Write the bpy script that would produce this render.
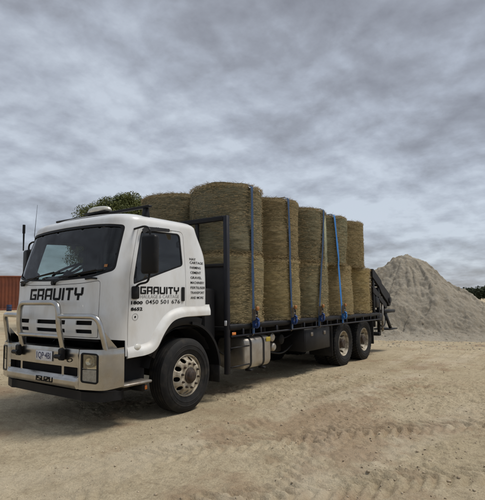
import bpy, bmesh, math, random
import numpy as np
from mathutils import Vector, Matrix, noise
from mathutils.geometry import delaunay_2d_cdt
R = math.radians
random.seed(7); rng = np.random.default_rng(7)
for o in list(bpy.data.objects): bpy.data.objects.remove(o)
scene = bpy.context.scene
COL = scene.collection

# ------------------------------------------------------------------ camera
# world: X runs back along the truck (0 = front axle), Y away from the viewer, Z up
CAM = Vector((-4.903, -5.714, 1.587)); YAW, PIT, ROLL = 0.9345, 0.0810, -0.0087
cam = bpy.data.cameras.new('camera'); cam_o = bpy.data.objects.new('camera', cam); COL.objects.link(cam_o)
F = Vector((math.sin(YAW)*math.cos(PIT), math.cos(YAW)*math.cos(PIT), math.sin(PIT)))
Rt = Vector((math.cos(YAW), -math.sin(YAW), 0)); Up = Rt.cross(F)
R2 = math.cos(ROLL)*Rt + math.sin(ROLL)*Up; U2 = -math.sin(ROLL)*Rt + math.cos(ROLL)*Up
M = Matrix((R2, U2, -F)).transposed().to_4x4(); M.translation = CAM
cam_o.matrix_world = M
cam.sensor_fit = 'VERTICAL'; cam.sensor_height = 24; cam.lens = 468.06/500*24
cam.shift_x = 0.021; cam.shift_y = 0.021
cam.clip_start = 0.05; cam.clip_end = 6000
scene.camera = cam_o

# ------------------------------------------------------------------ sky, sun, exposure
SUN_DIR = Vector((0.40, -0.42, 1.0)).normalized()         # towards the sun
SUN_EL = math.asin(SUN_DIR.z); SUN_AZ = math.atan2(SUN_DIR.x, SUN_DIR.y)
world = bpy.data.worlds.new('World'); scene.world = world; world.use_nodes = True
wt = world.node_tree; wt.nodes.clear()
def WN(t, **k):
    n = wt.nodes.new(t)
    for a, v in k.items(): setattr(n, a, v)
    return n
wl = wt.links.new
wout = WN('ShaderNodeOutputWorld'); bg = WN('ShaderNodeBackground'); wl(bg.outputs[0], wout.inputs[0])
sky = WN('ShaderNodeTexSky', sky_type='NISHITA', sun_disc=False, sun_elevation=SUN_EL, sun_rotation=SUN_AZ)
bg.inputs['Strength'].default_value = 0.10
tc = WN('ShaderNodeTexCoord'); sep = WN('ShaderNodeSeparateXYZ'); wl(tc.outputs['Generated'], sep.inputs[0])
zc = WN('ShaderNodeMath', operation='MAXIMUM'); wl(sep.outputs[2], zc.inputs[0]); zc.inputs[1].default_value = 0.0
za = WN('ShaderNodeMath', operation='ADD'); wl(zc.outputs[0], za.inputs[0]); za.inputs[1].default_value = 0.26
dx = WN('ShaderNodeMath', operation='DIVIDE'); wl(sep.outputs[0], dx.inputs[0]); wl(za.outputs[0], dx.inputs[1])
dy = WN('ShaderNodeMath', operation='DIVIDE'); wl(sep.outputs[1], dy.inputs[0]); wl(za.outputs[0], dy.inputs[1])
cmb = WN('ShaderNodeCombineXYZ'); wl(dx.outputs[0], cmb.inputs[0]); wl(dy.outputs[0], cmb.inputs[1])
def wnoise(scale, detail, rough, dist, off):
    mp = WN('ShaderNodeMapping'); mp.inputs['Location'].default_value = off; wl(cmb.outputs[0], mp.inputs[0])
    n = WN('ShaderNodeTexNoise'); wl(mp.outputs[0], n.inputs['Vector'])
    n.inputs['Scale'].default_value = scale; n.inputs['Detail'].default_value = detail
    n.inputs['Roughness'].default_value = rough; n.inputs['Distortion'].default_value = dist
    return n.outputs['Fac']
n1 = wnoise(0.75, 2, 0.5, 0.2, (2.4, 4.9, 0)); n2 = wnoise(2.7, 8, 0.54, 0.2, (0.4, 5.2, 0)); n3 = wnoise(8.0, 8, 0.58, 0.15, (7.4, 2.2, 0))
def wmath(op, a, b):
    m = WN('ShaderNodeMath', operation=op)
    for i, v in enumerate((a, b)):
        if isinstance(v, (int, float)): m.inputs[i].default_value = v
        else: wl(v, m.inputs[i])
    return m.outputs[0]
def wnoise_at(vec, scale, detail, rough, dist, off):
    mp = WN('ShaderNodeMapping'); mp.inputs['Location'].default_value = off; wl(vec, mp.inputs[0])
    n = WN('ShaderNodeTexNoise'); wl(mp.outputs[0], n.inputs['Vector'])
    n.inputs['Scale'].default_value = scale; n.inputs['Detail'].default_value = detail; n.inputs['Roughness'].default_value = rough; n.inputs['Distortion'].default_value = dist
    return n.outputs['Fac']
cs = WN('ShaderNodeVectorMath', operation='SCALE'); wl(cmb.outputs[0], cs.inputs[0]); cs.inputs[3].default_value = 1.045
n2s = wnoise_at(cs.outputs[0], 2.7, 8, 0.54, 0.2, (0.4, 5.2, 0)); n3s = wnoise_at(cs.outputs[0], 8.0, 8, 0.58, 0.15, (7.4, 2.2, 0))
rel = wmath('ADD', wmath('MULTIPLY', wmath('SUBTRACT', n2s, n2), 0.52), wmath('MULTIPLY', wmath('SUBTRACT', n3s, n3), 0.22))
cl = wmath('ADD', wmath('ADD', wmath('ADD', wmath('MULTIPLY', n1, 0.60), wmath('MULTIPLY', n2, 0.32)), wmath('MULTIPLY', n3, 0.10)), rel)
ramp = WN('ShaderNodeValToRGB'); wl(cl, ramp.inputs[0])
cr = ramp.color_ramp
CLOUD = [(0.36, (1.12, 1.15, 1.28)), (0.45, (1.58, 1.67, 1.88)), (0.52, (2.05, 2.22, 2.54)), (0.62, (2.85, 3.12, 3.5))]
cr.elements[0].position = CLOUD[0][0]; cr.elements[0].color = (*[c/6 for c in CLOUD[0][1]], 1)
cr.elements[1].position = CLOUD[-1][0]; cr.elements[1].color = (*[c/6 for c in CLOUD[-1][1]], 1)
for p_, c_ in CLOUD[1:-1]:
    e = cr.elements.new(p_); e.color = (*[c/6 for c in c_], 1)
sc = WN('ShaderNodeVectorMath', operation='SCALE'); wl(ramp.outputs[0], sc.inputs[0]); sc.inputs[3].default_value = 6.0
mixs = WN('ShaderNodeMix', data_type='RGBA'); mixs.inputs[0].default_value = 0.93
wl(sky.outputs[0], mixs.inputs[6]); wl(sc.outputs[0], mixs.inputs[7]); wl(mixs.outputs[2], bg.inputs[0])

sun = bpy.data.lights.new('sun', 'SUN'); sun_o = bpy.data.objects.new('sun', sun); COL.objects.link(sun_o)
sun.energy = 1.5; sun.angle = R(18); sun.color = (1.0, 0.95, 0.88)
sun_o.rotation_euler = (-SUN_DIR).to_track_quat('-Z', 'Y').to_euler(); sun_o.location = (0, 0, 30)
vs = scene.view_settings
vs.view_transform = 'Standard'; vs.look = 'None'; vs.gamma = 1; vs.use_curve_mapping = False; vs.exposure = 1.0
scene.render.engine = 'CYCLES'
scene.cycles.max_bounces = 8; scene.cycles.transparent_max_bounces = 16

# ------------------------------------------------------------------ materials
def pmat(name, col, rough=0.6, metal=0.0, col2=None, scale=4.0, lo=0.4, hi=0.65, detail=6, bump=0.0, bscale=60, bdist=0.01,
         coat=0.0, stretch=(1, 1, 1), rvar=0.0, dirt=None, dscale=2.5, dlo=0.52, dhi=0.75, damt=0.7, coords='Object', spec=0.5):
    m = bpy.data.materials.new(name); m.use_nodes = True; t = m.node_tree; b = t.nodes['Principled BSDF']
    L = t.links.new
    b.inputs['Roughness'].default_value = rough; b.inputs['Metallic'].default_value = metal
    b.inputs['Coat Weight'].default_value = coat; b.inputs['Coat Roughness'].default_value = 0.08
    b.inputs['Specular IOR Level'].default_value = spec
    tcn = t.nodes.new('ShaderNodeTexCoord'); mp = t.nodes.new('ShaderNodeMapping'); L(tcn.outputs[coords], mp.inputs[0])
    mp.inputs['Scale'].default_value = stretch
    def nz(s, d=6, r=0.55):
        n = t.nodes.new('ShaderNodeTexNoise'); L(mp.outputs[0], n.inputs['Vector'])
        n.inputs['Scale'].default_value = s; n.inputs['Detail'].default_value = d; n.inputs['Roughness'].default_value = r
        return n.outputs['Fac']
    def mr(v, a, c, o0=0.0, o1=1.0):
        n = t.nodes.new('ShaderNodeMapRange'); L(v, n.inputs[0]); n.inputs[1].default_value = a; n.inputs[2].default_value = c
        n.inputs[3].default_value = o0; n.inputs[4].default_value = o1; return n.outputs[0]
    cur = None
    if col2 is None: col2 = tuple(c*0.8 for c in col)
    mx = t.nodes.new('ShaderNodeMix'); mx.data_type = 'RGBA'
    L(mr(nz(scale, detail), lo, hi), mx.inputs[0]); mx.inputs[6].default_value = (*col, 1); mx.inputs[7].default_value = (*col2, 1)
    cur = mx.outputs[2]
    if dirt is not None:
        m2 = t.nodes.new('ShaderNodeMix'); m2.data_type = 'RGBA'
        dm = mr(nz(dscale, 9, 0.65), dlo, dhi, 0, damt)
        L(dm, m2.inputs[0]); L(cur, m2.inputs[6]); m2.inputs[7].default_value = (*dirt, 1); cur = m2.outputs[2]
        rr = mr(nz(dscale, 9, 0.65), dlo, dhi, rough, min(1, rough+0.35)); L(rr, b.inputs['Roughness'])
    elif rvar:
        L(mr(nz(scale*2.3), 0.35, 0.7, max(0.02, rough-rvar), min(1, rough+rvar)), b.inputs['Roughness'])
    L(cur, b.inputs['Base Color'])
    if bump:
        bn = t.nodes.new('ShaderNodeBump'); bn.inputs['Strength'].default_value = bump; bn.inputs['Distance'].default_value = bdist
        L(nz(bscale, 5), bn.inputs['Height']); L(bn.outputs[0], b.inputs['Normal'])
    return m

DUST = (0.30, 0.24, 0.16)
MAT = dict(
 white=pmat('white_paint', (0.69, 0.705, 0.71), 0.30, coat=0.5, col2=(0.62, 0.63, 0.63), scale=1.5, dirt=(0.40, 0.35, 0.27), dscale=2.6, dlo=0.47, dhi=0.80, damt=0.6, stretch=(1, 1, 0.45)),
 flare=pmat('white_plastic', (0.70, 0.71, 0.70), 0.4, col2=(0.60, 0.59, 0.56), dirt=(0.4, 0.34, 0.26), dlo=0.5, dhi=0.8, damt=0.4),
 liner=pmat('dark_liner', (0.016, 0.016, 0.018), 0.85, spec=0.22),
 black=pmat('black_steel', (0.010, 0.010, 0.012), 0.5, col2=(0.016, 0.016, 0.017), dirt=(0.08, 0.065, 0.05), dscale=4, dlo=0.58, dhi=0.9, damt=0.3, spec=0.22),
 plastic=pmat('black_plastic', (0.007, 0.007, 0.008), 0.45, dirt=(0.09, 0.08, 0.06), dscale=5, dlo=0.58, dhi=0.9, damt=0.3, bump=0.15, bscale=300, bdist=0.002, spec=0.22),
 postgrey=pmat('dark_grey_steel', (0.018, 0.019, 0.025), 0.5, dirt=(0.10, 0.085, 0.07), dscale=4, dlo=0.58, dhi=0.9, damt=0.25, spec=0.22),
 chassis=pmat('chassis_black', (0.010, 0.0095, 0.009), 0.75, dirt=(0.07, 0.055, 0.04), dscale=3, dlo=0.52, dhi=0.85, damt=0.4, spec=0.22),
 rubber=pmat('tyre_rubber', (0.012, 0.012, 0.0125), 0.75, col2=(0.020, 0.019, 0.018), scale=8, dirt=(0.12, 0.10, 0.075), dscale=4, dlo=0.52, dhi=0.9, damt=0.4, bump=0.2, bscale=80, bdist=0.004, spec=0.22),
 rim=pmat('dirty_cream_rim', (0.48, 0.43, 0.34), 0.5, col2=(0.32, 0.27, 0.19), scale=9, dirt=(0.10, 0.075, 0.05), dscale=9, dlo=0.48, dhi=0.72, damt=0.85, bump=0.1, bscale=90),
 hub=pmat('rusty_hub', (0.035, 0.028, 0.024), 0.6, col2=(0.07, 0.045, 0.03), scale=25, metal=0.3),
 alu=pmat('polished_alloy', (0.50, 0.49, 0.47), 0.24, metal=1.0, col2=(0.40, 0.38, 0.34), scale=4, bump=0.02, bscale=5, bdist=0.02, dirt=(0.24, 0.20, 0.15), dscale=1.8, dlo=0.5, dhi=0.85, damt=0.4),
 tank=pmat('dull_alloy_tank', (0.52, 0.50, 0.46), 0.42, metal=0.9, col2=(0.38, 0.34, 0.29), scale=3, dirt=(0.25, 0.2, 0.14), dscale=3.5, dlo=0.45, dhi=0.8, damt=0.55),
 steel=pmat('worn_steel', (0.32, 0.30, 0.27), 0.5, metal=0.8, col2=(0.20, 0.17, 0.14), scale=10),
 ink=pmat('black_vinyl', (0.004, 0.004, 0.0045), 0.55, scale=6, spec=0.15),
 greyink=pmat('grey_vinyl', (0.30, 0.30, 0.30), 0.5, scale=6),
 plate=pmat('plate_white', (0.72, 0.73, 0.76), 0.4, scale=8),
 plateink=pmat('plate_blue', (0.03, 0.04, 0.12), 0.4),
 amber=pmat('amber_lens', (0.75, 0.22, 0.03), 0.25, coat=0.5),
 lensclear=pmat('clear_lens', (0.62, 0.61, 0.56), 0.12, coat=1.0, col2=(0.48, 0.46, 0.40), scale=14),
 reflector=pmat('lamp_reflector', (0.80, 0.80, 0.78), 0.12, metal=1.0),
 yellow=pmat('yellow_sticker', (0.65, 0.50, 0.06), 0.5),
 orange=pmat('orange_handle', (0.34, 0.14, 0.035), 0.5),
 strapdark=pmat('navy_webbing', (0.014, 0.046, 0.115), 0.85, col2=(0.026, 0.062, 0.135), scale=30, bump=0.3, bscale=400, bdist=0.002),
 strapbright=pmat('bright_blue_webbing', (0.015, 0.15, 0.46), 0.75, col2=(0.03, 0.19, 0.50), scale=30, bump=0.3, bscale=400, bdist=0.002),
 strapblue=pmat('blue_webbing_roll', (0.012, 0.05, 0.20), 0.75, scale=30),
 seat=pmat('seat_cloth', (0.04, 0.042, 0.05), 0.9, scale=20),
 beacon=pmat('beacon_lens', (0.62, 0.60, 0.52), 0.25, coat=0.6, scale=10),
 drum=pmat('blue_drum', (0.012, 0.025, 0.08), 0.5),
 bark=pmat('bark', (0.10, 0.075, 0.055), 0.9, col2=(0.05, 0.04, 0.03), scale=8, stretch=(1, 1, 0.2), bump=0.6, bscale=14, bdist=0.03),
 container=pmat('rust_red_paint', (0.22, 0.062, 0.026), 0.6, col2=(0.16, 0.045, 0.022), scale=1.2, dirt=(0.10, 0.05, 0.03), dscale=0.9, dlo=0.5, dhi=0.8, damt=0.6),
)
def glass_mat(name, tint, ior=1.5):
    m = bpy.data.materials.new(name); m.use_nodes = True; t = m.node_tree; t.nodes.clear(); L = t.links.new
    o = t.nodes.new('ShaderNodeOutputMaterial'); mx = t.nodes.new('ShaderNodeMixShader'); fr = t.nodes.new('ShaderNodeFresnel')
    tr = t.nodes.new('ShaderNodeBsdfTransparent'); gl = t.nodes.new('ShaderNodeBsdfGlossy')
    tr.inputs[0].default_value = (*tint, 1); gl.inputs[0].default_value = (1, 1, 1, 1); gl.inputs['Roughness'].default_value = 0.02
    fr.inputs[0].default_value = ior; L(fr.outputs[0], mx.inputs[0]); L(tr.outputs[0], mx.inputs[1]); L(gl.outputs[0], mx.inputs[2]); L(mx.outputs[0], o.inputs[0])
    return m
MAT['glass'] = glass_mat('windscreen_glass', (0.74, 0.86, 0.84))
MAT['sideglass'] = glass_mat('door_glass', (0.60, 0.70, 0.70), 1.6)

# ------------------------------------------------------------------ helpers
def link(name, me, mat, parent=None, smooth=True):
    o = bpy.data.objects.new(name, me); COL.objects.link(o)
    if mat is not None:
        me.materials.clear(); me.materials.append(MAT[mat] if isinstance(mat, str) else mat)
    if smooth and len(me.polygons): me.polygons.foreach_set('use_smooth', [True]*len(me.polygons))
    if parent is not None: o.parent = parent
    return o
def tag(o, label, cat, group=None):
    o['label'] = label; o['category'] = cat
    if group: o['group'] = group
    return o
def empty(name, loc=(0, 0, 0), parent=None):
    o = bpy.data.objects.new(name, None); COL.objects.link(o); o.location = loc; o.empty_display_size = 0.2
    if parent is not None: o.parent = parent
    return o
class MB:
    """collects shapes into one mesh"""
    def __init__(s): s.v = []; s.f = []; s.flat = []
    def add(s, v, f):
        n = len(s.v); s.v += [tuple(p) for p in v]; s.f += [tuple(i+n for i in q) for q in f]; return s
    def box(s, x0, x1, y0, y1, z0, z1, bev=0.0, rot=None, seg=1):
        bm = bmesh.new(); bmesh.ops.create_cube(bm, size=1)
        c = Vector(((x0+x1)/2, (y0+y1)/2, (z0+z1)/2))
        for v in bm.verts: v.co = Vector((v.co.x*abs(x1-x0), v.co.y*abs(y1-y0), v.co.z*abs(z1-z0)))
        if bev: bmesh.ops.bevel(bm, geom=bm.edges[:]+bm.verts[:], offset=bev, segments=seg, affect='EDGES', profile=0.5)
        if rot is not None: bmesh.ops.transform(bm, matrix=rot.to_4x4(), verts=bm.verts)
        for v in bm.verts: v.co += c
        bm.verts.index_update(); s.add([v.co[:] for v in bm.verts], [[v.index for v in f.verts] for f in bm.faces]); bm.free(); return s
    def tube(s, pts, r, n=12, closed=False, cap=True):
        pts = [Vector(p) for p in pts]; rs = r if isinstance(r, (list, tuple)) else [r]*len(pts)
        rings = []; N = len(pts); prev = None
        for i, p in enumerate(pts):
            if closed: d = (pts[(i+1) % N]-pts[i-1])
            else: d = pts[min(i+1, N-1)]-pts[max(i-1, 0)]
            d.normalize()
            if prev is None:
                a = Vector((0, 0, 1)) if abs(d.z) < 0.9 else Vector((1, 0, 0)); u = d.cross(a).normalized()
            else: u = (prev-d*prev.dot(d)).normalized()
            prev = u; w = d.cross(u)
            rings.append([p+(u*math.cos(2*math.pi*k/n)+w*math.sin(2*math.pi*k/n))*rs[i] for k in range(n)])
        v = [q for g in rings for q in g]; f = []
        for i in range(N if closed else N-1):
            j = (i+1) % N
            for k in range(n): f.append((i*n+k, i*n+(k+1) % n, j*n+(k+1) % n, j*n+k))
        if cap and not closed: f += [tuple(range(n-1, -1, -1)), tuple((N-1)*n+k for k in range(n))]
        return s.add(v, f)
    def lathe(s, prof, axis='y', n=48, c=(0, 0, 0), caps=True):
        """prof: list of (a along the axis, radius)"""
        v = []; f = []
        for a, r in prof:
            for k in range(n):
                t = 2*math.pi*k/n; p, q = r*math.cos(t), r*math.sin(t)
                v.append((c[0]+p, c[1]+a, c[2]+q) if axis == 'y' else (c[0]+p, c[1]+q, c[2]+a) if axis == 'z' else (c[0]+a, c[1]+p, c[2]+q))
        for i in range(len(prof)-1):
            for k in range(n): f.append((i*n+k, i*n+(k+1) % n, (i+1)*n+(k+1) % n, (i+1)*n+k))
        for i, fl in ((0, 1), (len(prof)-1, 0)) if caps else ():
            if prof[i][1] > 1e-4: f.append(tuple(i*n+k for k in (range(n-1, -1, -1) if fl else range(n))))
        return s.add(v, f)
    def prism(s, poly, a0, a1, axis='y'):
        """polygon in the other two axes (xz for y, yz for x, xy for z) swept from a0 to a1"""
        n = len(poly)
        def P(p, a): return (p[0], a, p[1]) if axis == 'y' else (a, p[0], p[1]) if axis == 'x' else (p[0], p[1], a)
        v = [P(p, a0) for p in poly]+[P(p, a1) for p in poly]
        f = [tuple(range(n)), tuple(range(2*n-1, n-1, -1))]+[(i, (i+1) % n, n+(i+1) % n, n+i) for i in range(n)]
        return s.add(v, f)
    def build(s, name, mat, parent=None, smooth=True, auto=35, recalc=True):
        me = bpy.data.meshes.new(name); me.from_pydata(s.v, [], s.f); 
        bm = bmesh.new(); bm.from_mesh(me)
        if recalc: bmesh.ops.recalc_face_normals(bm, faces=bm.faces)
        if smooth:
            for e in bm.edges:
                if len(e.link_faces) == 2 and e.calc_face_angle(0) > R(auto): e.smooth = False
        bm.to_mesh(me); bm.free()
        return link(name, me, mat, parent, smooth)
def fillet(pts, rad, n=6):
    """round the inner corners of a polyline"""
    pts = [Vector(p) for p in pts]; out = [pts[0]]
    for i in range(1, len(pts)-1):
        r = rad[i-1] if isinstance(rad, (list, tuple)) else rad
        a = (pts[i-1]-pts[i]); b = (pts[i+1]-pts[i]); ra = min(r, a.length*0.49, b.length*0.49) if r else 0
        if ra < 1e-4: out.append(pts[i]); continue
        p0 = pts[i]+a.normalized()*ra; p1 = pts[i]+b.normalized()*ra
        for k in range(n+1):
            t = k/n; out.append(p0*(1-t)**2+pts[i]*2*t*(1-t)+p1*t*t)
    out.append(pts[-1]); return out
def resample(poly, step):
    out = []; n = len(poly)
    for i in range(n):
        a, b = poly[i], poly[(i+1) % n]; L = math.hypot(b[0]-a[0], b[1]-a[1]); k = max(1, int(math.ceil(L/step)))
        for j in range(k): out.append((a[0]+(b[0]-a[0])*j/k, a[1]+(b[1]-a[1])*j/k))
    return out
def roundpoly(poly, rad, n=5):
    """closed 2-D polygon with rounded corners"""
    out = []; N = len(poly)
    for i in range(N):
        p = Vector(poly[i]).to_2d(); a = Vector(poly[i-1]).to_2d()-p; b = Vector(poly[(i+1) % N]).to_2d()-p
        r = rad[i] if isinstance(rad, (list, tuple)) else rad
        r = min(r, a.length*0.45, b.length*0.45)
        if r < 1e-4: out.append(tuple(p)); continue
        p0 = p+a.normalized()*r; p1 = p+b.normalized()*r
        for k in range(n+1):
            t = k/n; q = p0*(1-t)**2+p*2*t*(1-t)+p1*t*t; out.append((q.x, q.y))
    return out
def inpoly(p, poly):
    x, y = p; c = False; n = len(poly); j = n-1
    for i in range(n):
        xi, yi = poly[i]; xj, yj = poly[j]
        if (yi > y) != (yj > y) and x < (xj-xi)*(y-yi)/(yj-yi)+xi: c = not c
        j = i
    return c
def patch(outline, holes, step):
    """triangulate a 2-D outline with holes; inner points on a grid so that it can be bent onto a surface"""
    outl = resample(outline, step); hs = [resample(h, step) for h in holes]
    pts = list(outl); edges = [(i, (i+1) % len(outl)) for i in range(len(outl))]
    for h in hs:
        n = len(pts); pts += h; edges += [(n+i, n+(i+1) % len(h)) for i in range(len(h))]
    bpts = np.array(pts); xs = [p[0] for p in outl]; ys = [p[1] for p in outl]
    g = []
    x = min(xs)+step*0.5
    while x < max(xs):
        y = min(ys)+step*0.5
        while y < max(ys):
            if inpoly((x, y), outl) and not any(inpoly((x, y), h) for h in hs) and (np.hypot(bpts[:, 0]-x, bpts[:, 1]-y).min() > 0.55*step): g.append((x, y))
            y += step
        x += step
    vo, eo, fo, *_ = delaunay_2d_cdt([Vector(p) for p in pts+g], edges, [], 0, 1e-5)
    fs = []
    for f in fo:
        c = (sum(vo[i].x for i in f)/len(f), sum(vo[i].y for i in f)/len(f))
        if inpoly(c, outl) and not any(inpoly(c, h) for h in hs): fs.append(tuple(f))
    return [(v.x, v.y) for v in vo], fs
def patch_obj(name, outline, holes, step, fn, mat, parent, thick=0.015, flip=False, centre=None):
    v2, f = patch(outline, holes, step); v = [fn(*p) for p in v2]
    me = bpy.data.meshes.new(name)
    if f:
        a, b, c = (Vector(v[i]) for i in f[len(f)//2][:3]); nn = (b-a).cross(c-a)
        if centre is not None and nn.dot(a-Vector(centre)) < 0: flip = not flip
    if flip: f = [tuple(reversed(q)) for q in f]
    me.from_pydata([tuple(p) for p in v], [], f); me.update()
    bm = bmesh.new(); bm.from_mesh(me)
    bmesh.ops.delete(bm, geom=[q for q in bm.verts if not q.link_faces], context='VERTS'); bm.to_mesh(me); bm.free()
    o = link(name, me, mat, parent)
    if thick:
        md = o.modifiers.new('thickness', 'SOLIDIFY'); md.thickness = thick; md.offset = -1; md.use_rim = True
        md2 = o.modifiers.new('edge', 'EDGE_SPLIT'); md2.split_angle = R(40)
    return o
# block lettering in the truck's own squared style: strokes as boxes on a 4 x 5 grid
GLYPH = dict(
 G=(4, [(0, 0, 1, 5), (0, 4, 4, 5), (0, 0, 4, 1), (3, 0, 4, 2.7), (1.9, 1.9, 4, 2.7)]),
 R=(4, [(0, 0, 1, 5), (0, 4, 4, 5), (3, 2.3, 4, 5), (0, 1.7, 3.6, 2.5), (2.9, 0, 3.9, 2.0)]),
 A=(4, [(0, 0, 1, 4.6), (0.4, 4, 4, 5), (3, 0, 4, 5), (0, 1.5, 4, 2.3)]),
 V=(4, [(0, 0.5, 1, 5), (0.3, 0, 3.7, 1), (3, 0.5, 4, 5)]),
 I=(1, [(0, 0, 1, 5)]), T=(3.6, [(0, 4, 3.6, 5), (1.3, 0, 2.3, 5)]),
 Y=(4, [(0, 2.3, 1, 5), (3, 2.3, 4, 5), (0.3, 1.8, 3.7, 2.7), (1.5, 0, 2.5, 2.4)]),
 S=(4, [(0, 4, 4, 5), (0, 2, 1, 5), (0, 2, 4, 3), (3, 0, 4, 3), (0, 0, 4, 1)]),
 U=(4, [(0, 0, 1, 5), (0, 0, 4, 1), (3, 0, 4, 5)]), Z=(4, [(0, 4, 4, 5), (0, 0, 4, 1), (2.4, 2.4, 4, 4.4), (1.2, 1.5, 2.8, 3.3), (0, 0.6, 1.6, 2.6)]))
def block_text(word, width, height, slant=0.0, gap=0.6):
    tot = sum(GLYPH[c][0] for c in word)+gap*(len(word)-1); sx = width/tot; sy = height/5
    V, Fs = [], []; x = 0
    for c in word:
        w, rs = GLYPH[c]
        # union of the boxes on a fine cell grid so that no two faces lie on each other
        xs = sorted({r[0] for r in rs} | {r[2] for r in rs}); ys = sorted({r[1] for r in rs} | {r[3] for r in rs})
        for i in range(len(xs)-1):
            for j in range(len(ys)-1):
                cx, cy = (xs[i]+xs[i+1])/2, (ys[j]+ys[j+1])/2
                if any(r[0] < cx < r[2] and r[1] < cy < r[3] for r in rs):
                    n = len(V)
                    for a, b in ((xs[i], ys[j]), (xs[i+1], ys[j]), (xs[i+1], ys[j+1]), (xs[i], ys[j+1])):
                        V.append(((x+a)*sx+slant*b*sy, b*sy))
                    Fs.append((n, n+1, n+2, n+3))
        x += w+gap
    return V, Fs
def font_text(txt, size, width=None, bold=0.0):
    cu = bpy.data.curves.new('t', 'FONT'); cu.body = txt; cu.size = size; cu.offset = bold; cu.resolution_u = 2
    o = bpy.data.objects.new('t', cu); COL.objects.link(o); bpy.context.view_layer.update()
    me = bpy.data.meshes.new_from_object(o.evaluated_get(bpy.context.evaluated_depsgraph_get()))
    V = [(v.co.x, v.co.y) for v in me.vertices]; Fs = [tuple(p.vertices) for p in me.polygons]
    bpy.data.objects.remove(o); bpy.data.curves.remove(cu); bpy.data.meshes.remove(me)
    x0 = min(p[0] for p in V); x1 = max(p[0] for p in V); k = width/(x1-x0) if width else 1
    return [((x-x0)*k, y) for x, y in V], Fs
def block_letters(word, width, height, fn, mat, parent, slant=0.0, gap=0.6):
    tot = sum(GLYPH[c][0] for c in word)+gap*(len(word)-1); x = 0
    for c in word:
        w = GLYPH[c][0]; x0 = x*width/tot
        letter_obj('letter', block_text(c, w*width/tot, height, slant), lambda u, v: fn(u+x0, v), mat, parent, CABC); x += w+gap
def letter_obj(name, VF, fn, mat, parent, centre):
    V, Fs = VF; v = [fn(*p) for p in V]; me = bpy.data.meshes.new(name)
    a, b, c = (Vector(v[i]) for i in Fs[0][:3]); flip = (b-a).cross(c-a).dot(a-Vector(centre)) < 0
    me.from_pydata([tuple(p) for p in v], [], [tuple(reversed(q)) for q in Fs] if flip else Fs); me.update()
    o = link(name, me, mat, parent, smooth=False)
    if name != 'letter': o['kind'] = 'stuff'
    return o

# vectorised value noise for terrain
def vnoise(x, y, seed=0):
    xi = np.floor(x).astype(np.int64); yi = np.floor(y).astype(np.int64); fx = x-xi; fy = y-yi
    fx = fx*fx*fx*(fx*(fx*6-15)+10); fy = fy*fy*fy*(fy*(fy*6-15)+10)
    def h(a, b):
        n = (a*374761393+b*668265263+seed*1442695041) & 0x7fffffff
        n = ((n ^ (n >> 13))*1274126177) & 0x7fffffff
        return ((n ^ (n >> 16)) & 0xffff)/65535.0*2-1
    return (h(xi, yi)*(1-fx)+h(xi+1, yi)*fx)*(1-fy)+(h(xi, yi+1)*(1-fx)+h(xi+1, yi+1)*fx)*fy
def fbm(x, y, oct=4, seed=0, gain=0.5):
    s = 0; a = 1
    for k in range(oct): s = s+a*vnoise(x*2**k+17.3*k, y*2**k-9.1*k, seed+k); a *= gain
    return s
def sstep(a, b, x):
    t = np.clip((x-a)/(b-a), 0, 1); return t*t*(3-2*t)

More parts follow.
